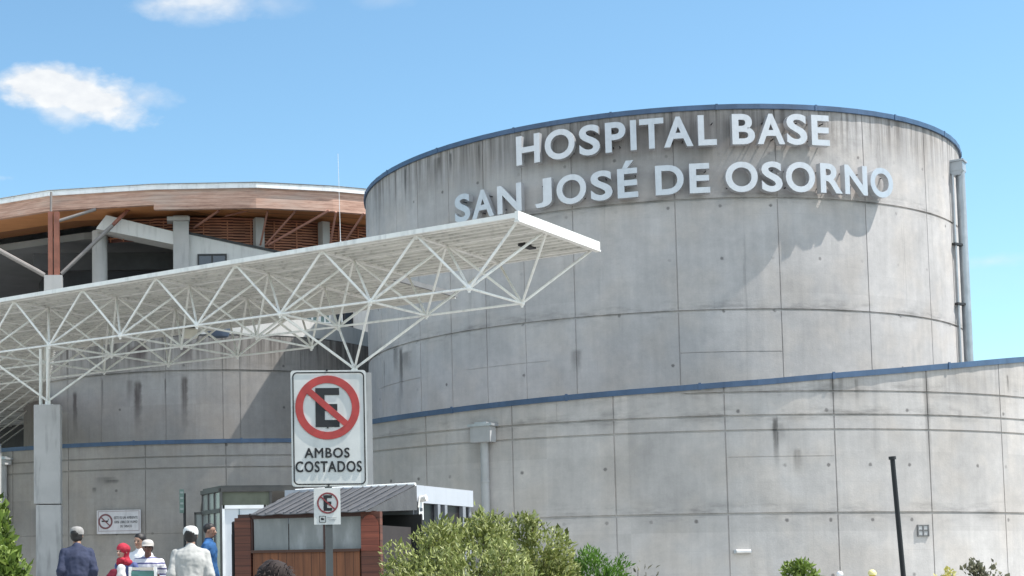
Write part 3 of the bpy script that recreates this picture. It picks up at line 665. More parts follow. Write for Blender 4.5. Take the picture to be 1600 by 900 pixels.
for k, (i, j, ap_) in enumerate(apex):
    lab = ['round concrete pier under the canopy behind the man in the dark blue jacket', 'concrete pier hidden behind the large no parking sign', 'far concrete pier deep under the left of the canopy', 'farthest concrete pier under the left of the canopy'][k]
    d = thing('concrete_pier', lab, 'pier', 'canopy piers', (ap_.x, ap_.y, 0)); h = ap_.z-.12
    mb = MB(); mb.box((0, 0, (h+h*.55)/2), (.70, .60, h*.45)); o = mb.obj('upper_shaft', PIERC, d); bv = o.modifiers.new('b', 'BEVEL'); bv.width = .02; bv.segments = 2
    mb = MB(); mb.box((.03, 0, h*.55/2-.01), (.66, .56, h*.55-.02)); o = mb.obj('lower_shaft', PIERC, d); bv = o.modifiers.new('b', 'BEVEL'); bv.width = .02; bv.segments = 2
    mb = MB(); mb.tube((0, 0, h-.01), (0, 0, h+.12), .075, 12); mb.box((0, 0, h+.01), (.3, .3, .03)); mb.obj('bearing', WHITE, d, True)
    mb = MB(); u_ = cp(i+.5, vb(0), -DEP) if k == 0 else None
    if k == 0:
        q = at(75, 540, ap_.y); mb.tube((q.x-ap_.x+.0, .0, h+.1), (q.x-ap_.x, 0, q.z), .05, 10); mb.tube((q.x-ap_.x-.22, .25, h+.0), (q.x-ap_.x-.22, .25, q.z-.05), .045, 10); mb.obj('drain_pipe', WHITE, d, True)
# fittings under the canopy
c_ = at(297, 521, 44.5)
fl = thing('floodlight', 'white rounded floodlight hanging under the canopy frame', 'floodlight', loc=c_)
mb = MB(); mb.box((0, 0, 0), (.44, .22, .30)); o = mb.obj('housing', plain('cream_plastic', (.85, .83, .74), .5), fl); bv = o.modifiers.new('b', 'BEVEL'); bv.width = .07; bv.segments = 3
mb = MB(); mb.box((0, .05, .24), (.36, .16, .14)); mb.tube((0, .05, .3), (0, .05, .95), .02, 6); mb.obj('bracket', DARK, fl)
c_ = cp(5.55, 1.05, .0); lf = MB(); lf.box(c_, (.16, .55, .09), rC); tag(lf.obj('light_fitting', DARK), 'dark light fitting under the outer end of the canopy', 'light')
c_ = at(341, 513, 46); pb_ = MB(); pb_.lathe([(.02, -.3), (.3, -.26), (.36, -.1), (.36, .12), (.05, .2)], c_, 16, 1, .7); pb_.tube(c_, c_+Vector((0, 0, .9)), .02, 6)  # hooded shape standing for a blue grey patch of background, not a lamp
tag(pb_.obj('blue_grey_patch', plain('blue_plastic', (.06, .085, .13), .4), smooth=True), 'blue grey hooded shape for a background patch under the middle of the canopy', 'lamp')

# ------------------------------------------------------------------ name letters on the tower
def textmesh(ch, off=0.024, size=1.0, extrude=0.0, res=6):
    c = bpy.data.curves.new('t', 'FONT'); c.body = ch; c.size = size; c.offset = off; c.extrude = extrude; c.resolution_u = res; c.align_x = 'CENTER'; c.space_character = 1.13 if len(ch) > 1 else 1.0
    o = bpy.data.objects.new('t', c); COL.objects.link(o); dg = bpy.context.evaluated_depsgraph_get(); me = bpy.data.meshes.new_from_object(o.evaluated_get(dg))
    bpy.data.objects.remove(o); bpy.data.curves.remove(c); return me
def bounds(me):
    xs = [v.co.x for v in me.vertices]; ys = [v.co.y for v in me.vertices]; return min(xs), max(xs), min(ys), max(ys)
LFR = TR+.37
zA1 = (hit(830, 254, TX, TY, LFR)[0].z + hit(1285, 228.5, TX, TY, LFR)[0].z)/2; zB1 = (hit(830, 208.5, TX, TY, LFR)[0].z + hit(1285, 181, TX, TY, LFR)[0].z)/2
zA2 = (hit(722, 344, TX, TY, LFR)[0].z + hit(1095, 303, TX, TY, LFR)[0].z + hit(1375, 309, TX, TY, LFR)[0].z)/3; zB2 = (hit(790, 289, TX, TY, LFR)[0].z + hit(1095, 254, TX, TY, LFR)[0].z + hit(1375, 263, TX, TY, LFR)[0].z)/3
rows = [([('H', 808, 845), ('O', 853, 900), ('S', 907, 939.5), ('P', 948, 980), ('I', 987.5, 997), ('T', 1002, 1040), ('A', 1040, 1086), ('L', 1094, 1123), ('B', 1147.5, 1183), ('A', 1187, 1230), ('S', 1233, 1265), ('E', 1272, 1300)], zA1, zB1, 'HOSPITAL BASE'),
        ([('S', 710, 734), ('A', 736.5, 771), ('N', 776.5, 814.5), ('J', 835.5, 862), ('O', 869.5, 916), ('S', 923, 957), ('É', 965, 997), ('D', 1024.5, 1069), ('E', 1078, 1110), ('O', 1134.5, 1185), ('S', 1191, 1223.5), ('O', 1229, 1274.5), ('R', 1283, 1317), ('N', 1321, 1356), ('O', 1361, 1396)], zA2, zB2, 'SAN JOSE DE OSORNO')]
words = [['HOSPITAL']*8 + ['BASE']*4, ['SAN']*3 + ['JOSÉ']*4 + ['DE']*2 + ['OSORNO']*6]
ordn = ['first', 'second', 'third', 'fourth', 'fifth', 'sixth', 'seventh', 'eighth']
cref = {}
for ri, (row, za, zb, _) in enumerate(rows):
    wi = 0
    for k, (ch, x0, x1) in enumerate(row):
        word = words[ri][k]
        wi = wi+1 if k and words[ri][k-1] == word else 0
        me = textmesh(ch, .026, 1, .5); bx = bounds(me)
        capH = bounds(textmesh('E', .026))
        if ch == 'É': by0, by1 = capH[2], capH[3]
        elif ch == 'J': by0, by1 = bx[2], bx[3]
        else: by0, by1 = bx[2], bx[3]
        ov = .012 if ch in 'OS' else 0
        pa, aa = hit(x0, 300, TX, TY, LFR); pb2, ab = hit(x1, 300, TX, TY, LFR)
        wdt = 2*LFR*math.sin((ab-aa)/2); am = (aa+ab)/2; rc = LFR*math.cos((ab-aa)/2)
        sx = wdt/(bx[1]-bx[0]); sz = (zb-za)*(1+2*ov)/(by1-by0)
        # local frame: x outwards, y along the wall to the right, z up
        e = thing('wall_letter', '', 'letter', 'letters of the hospital name', polar(TX, TY, 0, 0, 0), 0)
        cc = polar(TX, TY, TR, am, za-(zb-za)*ov); e.location = cc; e.rotation_euler.z = am
        same = row and [i for i in range(len(word)) if word[i] == ch]
        occ = same.index(wi)+1 if wi in same else 1
        extra = '' if len(same) == 1 else ordn[occ-1]+' '
        pos = ['top', 'lower'][ri]
        e['label'] = 'white metal %sletter %s of the word %s, %s row on the tower' % (extra, ch, word, pos)
        xc_ = (bx[0]+bx[1])/2; fr = rc-TR; dpth = .2
        for v_ in me.vertices:
            X, Y, Zd = v_.co; v_.co = (fr-dpth if Zd < 0 else fr, (X-xc_)*sx, (Y-by0)*sz)
        bm = bmesh.new(); bm.from_mesh(me); bmesh.ops.recalc_face_normals(bm, faces=bm.faces)
        bm.to_mesh(me); bm.free(); me.materials.clear(); me.materials.append(LWHITE); me.name = 'letter_body'
        for p_ in me.polygons: p_.use_smooth = False
        o = bpy.data.objects.new('letter_body', me); COL.objects.link(o); o.parent = e
        H_ = zb-za
        for zz in (.22*H_, .78*H_):
            for yy in ((-wdt*.36, wdt*.36) if ch not in 'IT' else (0,)): 
                if ch in 'APSJ' : yy *= .45
                mb = MB(); mb.tube((-.01, yy, zz), (fr-dpth+.01, yy, zz), .018, 6); mb.obj('standoff', DARK, e)

# ------------------------------------------------------------------ signs
def flat_text(txt, parent, mat, cx, cz, wdt, hgt, y, off=.02, thick=.004):
    me = textmesh(txt, 0, 1, .5, 4); bx = bounds(me); bm = bmesh.new()
    for q, (ox, oz) in enumerate(((0, 0), (-off, off*.5), (off, -off*.5), (-off*.6, -off*.8), (off*.6, off*.8))):   # strokes thickened by slightly stepped layers
        m2 = me.copy()
        for v_ in m2.vertices:
            X, Y, Z_ = v_.co; v_.co = (cx+(X+ox-(bx[0]+bx[1])/2)*wdt/(bx[1]-bx[0]), y-(thick+.0004*q if Z_ > 0 else 0), cz+(Y+oz-(bx[2]+bx[3])/2)*hgt/(bx[3]-bx[2]))
        bm.from_mesh(m2); bpy.data.meshes.remove(m2)
    bm.to_mesh(me); bm.free()
    me.materials.clear(); me.materials.append(mat); o = bpy.data.objects.new('lettering', me); COL.objects.link(o); o.parent = parent; return o
def rring(mb, cx, cz, r0, r1, y, th=.003, n=48, a0=0, a1=2*math.pi):
    P = []
    for i in range(n+1):
        t = a0+(a1-a0)*i/n
        for r in (r0, r1):
            for yy in (y, y-th): P.append((cx+r*math.cos(t), yy, cz+r*math.sin(t)))
    F = []
    for i in range(n):
        o = 4*i; F += [(o+1, o+3, o+7, o+5), (o, o+4, o+6, o+2), (o, o+1, o+5, o+4), (o+2, o+6, o+7, o+3)]
    mb.add(P, F)
def rrect(w_, h_, r, n=6):
    pts = []
    for sx, sz, a in ((1, -1, -90), (1, 1, 0), (-1, 1, 90), (-1, -1, 180)):
        for k in range(n+1):
            t = R_(a+90*k/n); pts.append((sx*(w_/2-r)+r*math.cos(t), sz*(h_/2-r)+r*math.sin(t)))
    return pts
def plate(w_, h_, r, cz, y, th): mb = MB(); mb.prism([(x, y, z+cz) for x, z in rrect(w_, h_, r)], (0, th, 0)); return mb
SIGNW = plain('sign_white', (.66, .66, .63), .5, 0, .07, 6, dirt=.25)
SIGNR = plain('sign_red', (.42, .045, .04), .5, 0, .18, 9)
SIGNB = plain('sign_black', (.01, .01, .012), .5, 0, .1, 6)
DS = 12.5; kx = DS/FPX
def sign_disc(parent, cx, cz, ro, ri, barw, ew, eh, est, y, mats):
    mb = MB(); x0 = cx-ew/2; z0 = cz-eh/2          # letter E: stem and three arms
    mb.box((x0+est[0]/2, y-.002, cz), (est[0], .004, eh))
    aw = ew-est[0]
    for zz, ww in ((cz+eh/2-est[1]/2, aw), (cz, aw*.86), (cz-eh/2+est[1]/2, aw)): mb.box((x0+est[0]+ww/2, y-.002, zz), (ww, .004, est[1]))
    mb.obj('letter_mark', mats[0], parent)
    mb = MB(); rring(mb, cx, cz, ri, ro, y, .005); mb.obj('red_ring', mats[1], parent)
    mb = MB(); L = 2*ri+.01; mb.box((cx, y-.0065, cz), (L, .005, barw), Matrix.Rotation(R_(42), 3, 'Y')); mb.obj('slash_bar', mats[1], parent)
pc = at(515.5, 760, DS); ZB = pc.z
sg = thing('parking_sign', 'large white no parking sign reading AMBOS COSTADOS on a steel post', 'sign', loc=(pc.x, DS, 0), rz=0)
W_, H_ = 118.5*kx, 183*kx; cz = ZB+H_/2
plate(W_, H_, .025, cz, 0, .004).obj('panel', SIGNW, sg)
mb = MB(); outer = rrect(W_*.955, H_*.972, .04, 6); inner = rrect(W_*.955-.020, H_*.972-.020, .03, 6); n_ = len(outer)
P = [(x, -.002, z+cz) for x, z in outer] + [(x, -.002, z+cz) for x, z in inner] + [(x, -.005, z+cz) for x, z in outer] + [(x, -.005, z+cz) for x, z in inner]
F = []
for i in range(n_):
    j = (i+1) % n_; F += [(2*n_+i, 2*n_+j, 3*n_+j, 3*n_+i), (i, n_+i, n_+j, j), (i, j, 2*n_+j, 2*n_+i), (n_+i, 3*n_+i, 3*n_+j, n_+j)]
mb.add(P, F); mb.obj('border', SIGNB, sg)
zz = at(513, 636.7, DS).z; xo = -2*kx
sign_disc(sg, xo, zz, 50.5*kx, 38.5*kx, 10*kx, 37.5*kx, 61.5*kx, (14.5*kx, 11*kx), -.002, (SIGNB, SIGNR))
flat_text('AMBOS', sg, SIGNB, at(511, 707.5, DS).x-pc.x, at(511, 707.5, DS).z, 70*kx, 15*kx, -.002, .022)
flat_text('COSTADOS', sg, SIGNB, at(513.5, 729, DS).x-pc.x, at(513.5, 729, DS).z, 103*kx, 16.5*kx, -.002, .022)
POSTM = plain('galvanised_post', (.11, .115, .115), .5, .4, .15, 4, dirt=.3)
mb = MB(); mb.box((-2*kx, .035, (ZB+H_)/2+.0), (.055, .045, ZB+H_-.02)); mb.obj('post', POSTM, sg)
for py in (578.5, 668, 758.5): z = at(513, py, DS).z; mb = MB(); mb.tube((-2*kx, 0, z), (-2*kx, -.012, z), .008, 8); mb.obj('bolt', DARK, sg)
p2 = at(511.3, 791, DS-.03)
s2 = thing('parking_sign', 'small white no parking sign mounted below the large one on its post', 'sign', loc=(p2.x, DS-.03, 0))
w2, h2 = 41.5*kx, 57*kx
plate(w2, h2, .004, p2.z, 0, .003).obj('panel', SIGNW, s2)
MAR = plain('sign_maroon', (.22, .03, .035), .5)
z2 = at(512, 786.2, DS).z
sign_disc(s2, .004, z2, 16.5*kx, 14.2*kx, 2.2*kx, 13*kx, 24.5*kx, (5.5*kx, 4.6*kx), -.001, (SIGNB, MAR))
mb = MB(); q = at(503.5, 811.5, DS); sq = 9.5*kx; xx = q.x-p2.x
for dx, dz, ww, hh in ((0, sq/2, sq, .0035), (0, -sq/2, sq, .0035), (sq/2, 0, .0035, sq), (-sq/2, 0, .0035, sq), (0, 0, sq*.5, sq*.3), (-.004, .003, sq*.2, sq*.4)): mb.box((xx+dx, -.002, q.z+dz), (ww, .003+abs(dx)*.01, hh))
mb.obj('symbol', SIGNB, s2)
mb = MB(); q = at(520, 809, DS)
for k in range(3): mb.box((q.x-p2.x-.01, -.002, q.z-k*.012), (.075-.012*k, .002, .003))
mb.obj('small_print', plain('print_grey', (.35, .35, .36), .6), s2)

# wall sign on the left wall
pS, aS = hit(186.5, 815.5, WX, WY, WR+.02); ks = pS.y/FPX
ws = thing('smoking_sign', 'white no smoking sign with red ring and text on the left wall', 'sign', loc=polar(WX, WY, WR+.09, aS, pS.z), rz=aS+math.pi/2)
hw, hh = 73*ks, 37*ks
mb = plate(hw, hh, .02, 0, 0, .03); mb.obj('panel', plain('sign_offwhite', (.60, .59, .62), .5, dirt=.2), ws)
mb = MB()
for dx, dz, a_, b_ in ((0, hh*.45, hw*.94, .015), (0, -hh*.38, hw*.94, .015), (hw*.465, 0.03, .015, hh*.8), (-hw*.465, 0.03, .015, hh*.8)): mb.box((dx, -.004, dz), (a_, .006+abs(dx)*.002, b_))
mb.obj('border', plain('border_pink', (.30, .22, .24), .5), ws)
mb = MB(); cxs = -22*ks; rring(mb, cxs, 0.02, 9.3*ks, 12*ks, -.002, .006, 32); mb.box((cxs, -.011, .02), (20*ks, .006, 1.9*ks), Matrix.Rotation(R_(42), 3, 'Y')); mb.obj('red_ring', plain('faded_maroon', (.19, .07, .08), .5), ws)
mb = MB(); mb.box((cxs-.02, -.006, .03), (11*ks, .004, 2.2*ks)); mb.box((cxs+5*ks, -.006, .03+2.6*ks), (.9*ks, .004, 2.5*ks)); mb.obj('cigarette_mark', SIGNB, ws)
GT = plain('sign_text', (.10, .10, .11), .5)
flat_text('ESTE ES UN AMBIENTE', ws, GT, 12*ks, 6.5*ks, 39*ks, 4*ks, -.002, .02)
flat_text('100% LIBRE DE HUMO', ws, GT, 12*ks, -.3*ks, 38*ks, 4*ks, -.002, .02)
flat_text('DE TABACO', ws, GT, 12.5*ks, -6.8*ks, 19*ks, 3.8*ks, -.002, .02)
# slim green sign on a dark pole
c_ = at(284, 783, 40); kg = 40/FPX
gs = thing('street_sign', 'slim upright green sign on a dark pole left of the entrance', 'sign', loc=(c_.x, 40, 0))
mb = MB(); mb.tube((.07, .04, 0), (.07, .04, c_.z+.2), .035, 8); mb.obj('post', DARK, gs, True)
mb = MB(); mb.box((0, 0, c_.z), (7*kg, .04, 37*kg)); mb.obj('panel', plain('faded_green', (.16, .24, .21), .6, 0, .25, 6), gs)
mb = MB()
for k in range(4): mb.box((0, -.025, c_.z+.22-k*.14), (5*kg, .01, .05))
mb.obj('symbol', plain('pale_marks', (.35, .4, .38), .6), gs)
# leaning black pole
a_, b_ = at(1412, 905, 15), at(1394.5, 718, 15); d_ = (a_-b_).normalized(); base = b_+d_*((b_.z-.0)/-d_.z)
lp = thing('leaning_pole', 'thin black steel pole leaning in front of the curved wall', 'pole', loc=(0, 0, 0))
mb = MB(); mb.tube(base, b_, .025, 12, .022); mb.obj('shaft', BLACK, lp, True)
mb = MB(); mb.tube(b_-d_*.0, b_-d_*.03, .034, 12); mb.obj('cap', DARK, lp, True)
# yellow post, low white marker
c_ = at(1362.5, 890, 24)
yb_ = thing('marker_post', 'yellow post with rounded cap low in front of the curved wall', 'post', loc=(c_.x, 24, 0))
YEL = plain('yellow_paint', (.62, .48, .06), .5, 0, .15, 8)
mb = MB(); mb.tube((0, 0, 0), (0, 0, c_.z-.08), .045, 14); mb.obj('shaft', YEL, yb_, True)
mb = MB(); mb.lathe([(.06, 0), (.062, .03), (.045, .065), (.015, .08)], (0, 0, c_.z-.08), 14); mb.obj('cap', plain('pale_yellow', (.75, .66, .3), .5), yb_, True)
c_ = at(1312, 894, 24); mb = MB(); mb.tube((0, 0, 0), (0, 0, c_.z-.03), .03, 10); mb.ball((0, 0, c_.z-.03), .05, 10, 6)
o = mb.obj('stake', WHITE2, smooth=True); o.location = (c_.x, 24, 0); tag(o, 'short white stake with round head near the yellow post', 'stake')

# ------------------------------------------------------------------ entrance porch of dark steel and glass
PD = 38.; kp = PD/FPX
por = thing('entrance_porch', 'glazed entrance porch with dark steel frame against the left wall', 'porch')
A_ = at(345, 762, PD); A0 = Vector((A_.x, PD, 0)); Bk = at(317, 766, PD+1.5); B0 = Vector((Bk.x, PD+1.5, 0)); E_ = at(470, 762, PD); E0 = Vector((E_.x, PD+.0, 0)); ztp = A_.z
STEEL = plain('brownish_steel', (.10, .095, .09), .5, .3, .15, 4)
GL = plain('pane_grey', (.26, .27, .26), .25, 0, .2, 1.5)
def seg(mb, a, b, th, z0, z1): 
    c_ = (a+b)/2; d_ = b-a; mb.box((c_.x, c_.y, (z0+z1)/2), (d_.length, th, z1-z0), Matrix.Rotation(math.atan2(d_.y, d_.x), 3, 'Z'))
mb = MB(); zr = at(345, 797, PD).z
for a_, b_ in ((B0, A0), (A0, E0)):
    seg(mb, a_, b_, .14, ztp-.10, ztp); seg(mb, a_, b_, .10, zr-.06, zr+.04)
for f in (0, .34, .67, 1): p_ = B0.lerp(A0, f); mb.box((p_.x, p_.y, (ztp-.1)/2), (.07, .11, ztp-.1))
for f in (.62, .82, 1): p_ = A0.lerp(E0, f); mb.box((p_.x, p_.y, (ztp-.1)/2), (.06, .10, ztp-.1))
mb.obj('frame', STEEL, por)
mb = MB(); off = Vector((0, 14, 0)); P = [A0, E0, E0+off, B0+off*.95, B0]; mb.prism([(p_.x, p_.y, ztp+.001) for p_ in P], (0, 0, .05)); mb.obj('roof', STEEL, por)
mb = MB(); seg(mb, A0.lerp(E0, .02)+Vector((0, .02, 0)), A0.lerp(E0, .61)+Vector((0, .02, 0)), .02, zr+.05, ztp-.11); mb.obj('top_panel', plain('olive_panel', (.155, .165, .125), .8, 0, .15, 3, dirt=.4), por)
mb = MB(); seg(mb, B0.lerp(A0, .03), B0.lerp(A0, .97), .02, .1, ztp-.11); mb.obj('side_glass', GL, por)
mb = MB(); seg(mb, A0.lerp(E0, .03)+Vector((0, .6, 0)), E0+Vector((0, .6, 0)), .02, .1, zr-.07); mb.obj('door_glass', plain('dark_glass', (.04, .042, .042), .2), por)
o0 = at(305, 802, PD+1.6); o1 = at(318, 802, PD+1.6)
mb = MB()
for x_ in (o0.x, o1.x): mb.box((x_, PD+1.6, o0.z/2), (.05, .05, o0.z))
mb.box(((o0.x+o1.x)/2, PD+1.6, o0.z), (o1.x-o0.x+.05, .05, .06)); mb.box(((o0.x+o1.x)/2, PD+1.6, 1.6), (o1.x-o0.x, .04, .05)); od = mb.obj('open_door', STEEL, por)
mb = MB(); mb.box(((o0.x+o1.x)/2, PD+1.6, o0.z/2), (o1.x-o0.x-.05, .015, o0.z-.06)); mb.obj('glass', GL, od)
# white notice board
b0, b1 = at(349, 795, 31), at(414, 789, 31); wb = thing('notice_board', 'tall white framed notice board behind the timber kiosk', 'notice board', loc=((b0.x+b1.x)/2, 31, 0))
hwB = (b1.x-b0.x)/2; zt = b1.z
mb = MB(); mb.box((0, 0, zt/2+.1), (2*hwB, .05, zt-.2)); mb.obj('board', plain('board_white', (.58, .60, .63), .4, 0, .05, 2), wb)
mb = MB(); mb.box((0, -.01, zt-.035), (2*hwB+.04, .09, .07)); mb.box((-hwB, -.01, zt/2), (.05, .09, zt)); mb.box((hwB, -.01, zt/2), (.05, .09, zt)); mb.obj('frame', plain('bright_white', (.8, .8, .8), .4), wb)
mb = MB(); mb.box((.1, -.03, 1.42), (2*hwB-.35, .01, .10)); mb.box((-.1, -.03, zt-.25), (.02, .01, .35)); mb.obj('printed_strip', plain('strip_blue', (.16, .22, .25), .5), wb)

# ------------------------------------------------------------------ timber kiosk with tarp roof
FA, FB = at(372, 900, 23.1), at(588, 900, 22.1)       # front line
F0, F1 = Vector((FA.x, FA.y, 0)), Vector((FB.x, FB.y, 0)); ax = (F1-F0).normalized(); nx = Vector((-ax.y, ax.x, 0)); LW = (F1-F0).length
kio = thing('timber_kiosk', 'small timber kiosk with grey tarpaulin roof and cloudy plastic windows', 'kiosk', loc=F0, rz=math.atan2(ax.y, ax.x))
def loc_(px, py, D): p = at(px, py, D)-F0; return Vector((p.dot(ax), p.dot(nx), p.z))
WV = wood('orange_boards', (.26, .10, .042), (.11, .042, .02), 'z', .13); WHZ = wood('red_boards', (.18, .062, .036), (.07, .026, .018), 'x', .11)
ze = at(480, 800, 22.6).z; zs = at(480, 862, 22.6).z
mb = MB(); mb.box((.0+.08, .06, (ze-.06)/2), (.26, .12, ze-.06)); mb.obj('post', WHZ, kio)
mb = MB(); mb.box((LW-.08, .06, (ze-.02)/2), (.29, .10, ze-.02)); mb.obj('post', WHZ, kio)
mb = MB(); xs_ = LW-.08
pts = [(xs_-.14, -.006, zs-.0), (xs_+.13, -.006, zs)] + [(xs_-.005+.13*math.cos(t), -.006, zs+.35+.16*math.sin(t)) for t in [math.pi*k/10 for k in range(11)]]
mb.prism(pts, (0, .012, 0)); mb.obj('arched_board', wood('arch_boards', (.30, .085, .05), (.15, .04, .025), 'x', .09), kio)
mb = MB(); mb.box((LW/2, .03, zs/2), (LW-.5, .06, zs)); mb.obj('counter_front', WV, kio)
mb = MB(); mb.box((LW/2, .02, zs+.012), (LW-.46, .12, .04)); mb.obj('sill', plain('dark_sill', (.06, .025, .015), .6), kio)
M = Mt('cloudy_plastic', .35, 0, .5); nn = M.noise(M.map((1.5, 1, .5)), 2.2, 6, .6); M.col(M.ramp(nn, [(.3, (.15, .16, .165)), (.5, (.21, .22, .22)), (.72, (.36, .37, .38))])); CLD = M.m
xw = .24; n_w = 3; ww = (LW-.47)/n_w
for k in range(n_w):
    mb = MB(); mb.box((xw+ww*(k+.5), .05, (zs+ze)/2), (ww-.015, .012, ze-zs-.06)); mb.obj('window', CLD, kio)
mb = MB(); mb.box((xw-.03, .04, (zs+ze)/2), (.05, .05, ze-zs)); mb.box((xw+ww*2, .04, (zs+ze)/2), (.03, .03, ze-zs)); mb.box((LW/2, .04, ze-.045), (LW, .05, .07)); mb.obj('window_frame', plain('dark_timber', (.05, .022, .018), .6), kio)
mb = MB(); mb.box((-.04, 1.05, (ze-.1)/2), (.05, 2.0, ze-.1)); mb.obj('side_wall', WHZ, kio)
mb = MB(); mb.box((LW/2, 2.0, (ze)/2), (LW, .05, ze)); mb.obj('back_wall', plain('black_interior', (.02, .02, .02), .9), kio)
mb = MB(); mb.box((LW*.93, 1.2, ze/2-.1), (.04, 1.3, ze-.2)); mb.obj('side_wall', plain('dark_board', (.025, .02, .02), .9), kio)
# tarp: eave to ridge, sagging between rafters
e0, e1 = loc_(391, 804, 22.9), loc_(571, 797.5, 21.95); r0, r1 = loc_(462, 767, 25.4), loc_(649, 757, 24.0)
mb = MB(); nu, nv = 26, 12; V = []
for i in range(nu+1):
    for j in range(nv+1):
        u, v = i/nu, j/nv; p_ = e0.lerp(e1, u).lerp(r0.lerp(r1, u), v)
        sag = -.012*abs(math.sin(u*math.pi*5))*math.sin(v*math.pi*.9) + .012*noise.noise(Vector((u*14, v*9, 0))); V.append(p_+Vector((0, 0, sag-.012*(1-v)*abs(math.sin(u*math.pi*4)))))
o_ = [p_+Vector((0, 0, -.012)) for p_ in V]; F = []; n1_ = nv+1; T_ = len(V)
for i in range(nu):
    for j in range(nv):
        a_ = i*n1_+j; F.append((a_, a_+n1_, a_+n1_+1, a_+1)); F.append((T_+a_, T_+a_+1, T_+a_+n1_+1, T_+a_+n1_))
for i in range(nu): F += [(i*n1_, T_+i*n1_, T_+(i+1)*n1_, (i+1)*n1_), (i*n1_+nv, (i+1)*n1_+nv, T_+(i+1)*n1_+nv, T_+i*n1_+nv)]
for j in range(nv): F += [(j, j+1, T_+j+1, T_+j), (nu*n1_+j, T_+nu*n1_+j, T_+nu*n1_+j+1, nu*n1_+j+1)]
M = Mt('grey_tarpaulin', .6, 0, .4); nn = M.noise(M.map((2, 2, 2)), 2, 6, .6); n2 = M.noise(M.map((7, 1.2, 1)), 2, 4)
M.col(M.ramp(M.math('MULTIPLY_ADD', n2, .4, M.math('MULTIPLY', nn, .6)), [(.3, (.055, .055, .058)), (.7, (.10, .10, .103))])); M.bump(nn, .5, .03); TARP = M.m
mb.add(V+o_, F); mb.obj('tarp_roof', TARP, kio, True)
mb = MB()
for k in range(1, 14):                        # battens holding the sheet down
    f = k/14+.012*math.sin(k*5); mb.tube(e0.lerp(e1, f)+Vector((0, 0, .012)), r0.lerp(r1, f)+Vector((0, 0, .012)), .009, 6)
mb.obj('roof_batten', plain('batten_grey', (.085, .085, .09), .85), kio)
mb = MB(); gz = loc_(650, 797, 24.0); mb.prism([e1+Vector((-.01, 0, -.02)), gz, r1+Vector((0, 0, -.02))], (0.02, .0, 0)); mb.obj('tarp_gable', TARP, kio)
mb = MB(); mb.tube(r0, r1, .03, 8); mb.obj('ridge_pole', plain('ridge_white', (.75, .75, .73), .5), kio, True)
mb = MB(); mb.box((-.13, .35, 1.55), (.06, .5, .75)); mb.box((-.15, .3, 1.85), (.06, .3, .5)); o = mb.obj('hanging_cloth', plain('black_cloth', (.015, .015, .017), .9), kio); bv = o.modifiers.new('b', 'BEVEL'); bv.width = .028; bv.segments = 3
# white booth behind
C0 = at(649, 757, 24.05); Rr = at(739, 765, 26.0); Cb = Vector((C0.x, C0.y, 0)); bx_ = Vector((Rr.x-C0.x, Rr.y-C0.y, 0)); BL = bx_.length; bx_.normalize(); by_ = Vector((-bx_.y, bx_.x, 0)); zb_ = C0.z
bo = thing('white_booth', 'white metal booth with dark glass doors beside the timber kiosk', 'booth', loc=Cb, rz=math.atan2(bx_.y, bx_.x))
BW = 2.3; BWH = plain('booth_white', (.40, .42, .46), .45, 0, .05, 2, dirt=.2)
mb = MB(); mb.box((BL/2, BW/2, zb_-.14), (BL, BW, .27)); mb.obj('roof_band', BWH, bo)
mb = MB(); mb.box((BL/2, BW-.03, (zb_-.28)/2), (BL, .05, zb_-.28)); mb.box((.03, BW/2, (zb_-.28)/2), (.04, BW-.1, zb_-.28)); mb.box((BL-.03, BW/2, (zb_-.28)/2), (.04, BW-.1, zb_-.28)); mb.obj('body', plain('booth_grey', (.30, .31, .34), .6, 0, .08, 2), bo)
mb = MB()
for f, wd in ((.02, .08), (.36, .10), (.48, .10), (.80, .12)): mb.box((BL*f+wd/2, .03, (zb_-.28)/2), (wd, .07, zb_-.28))
mb.obj('frame', plain('frame_grey', (.20, .21, .23), .5), bo)
mb = MB(); mb.box((BL*.2, .07, (zb_-.28)/2), (BL*.33, .02, zb_-.28)); mb.obj('door', plain('black_glass', (.01, .01, .012), .35, spec=.2), bo)
mb = MB(); mb.box((BL*.66, .07, (zb_-.28)/2), (BL*.28, .02, zb_-.28)); mb.obj('door', plain('brown_glass', (.022, .018, .018), .4, spec=.2), bo)
mb = MB(); mb.box((BL*.91, .09, (zb_-.28)/2), (BL*.17, .02, zb_-.28)); mb.obj('side_window', plain('black_glass_side', (.012, .012, .014), .4, spec=.2), bo)
q = at(661, 793, 24.1)-Cb; mb = MB(); mb.box((q.dot(bx_)+.02, -.03, q.z-.05), (.16, .01, .27)); mb.obj('notice', plain('paper', (.78, .78, .76), .7), bo)
mb = MB(); mb.tube((q.dot(bx_)+.03, -.02, q.z+.13), (q.dot(bx_)+.03, -.12, q.z+.15), .05, 12); mb.tube((q.dot(bx_)-.08, -.03, q.z-.0), (q.dot(bx_)-.03, -.03, q.z+.15), .012, 6); mb.obj('lamp', plain('lamp_white', (.8, .78, .74), .4), bo, True)
mb = MB(); mb.box((q.dot(bx_)+.02, -.037, q.z-.03), (.09, .006, .05)); mb.box((q.dot(bx_)+.0, -.037, q.z-.10), (.06, .006, .02)); mb.obj('print', GT, bo)

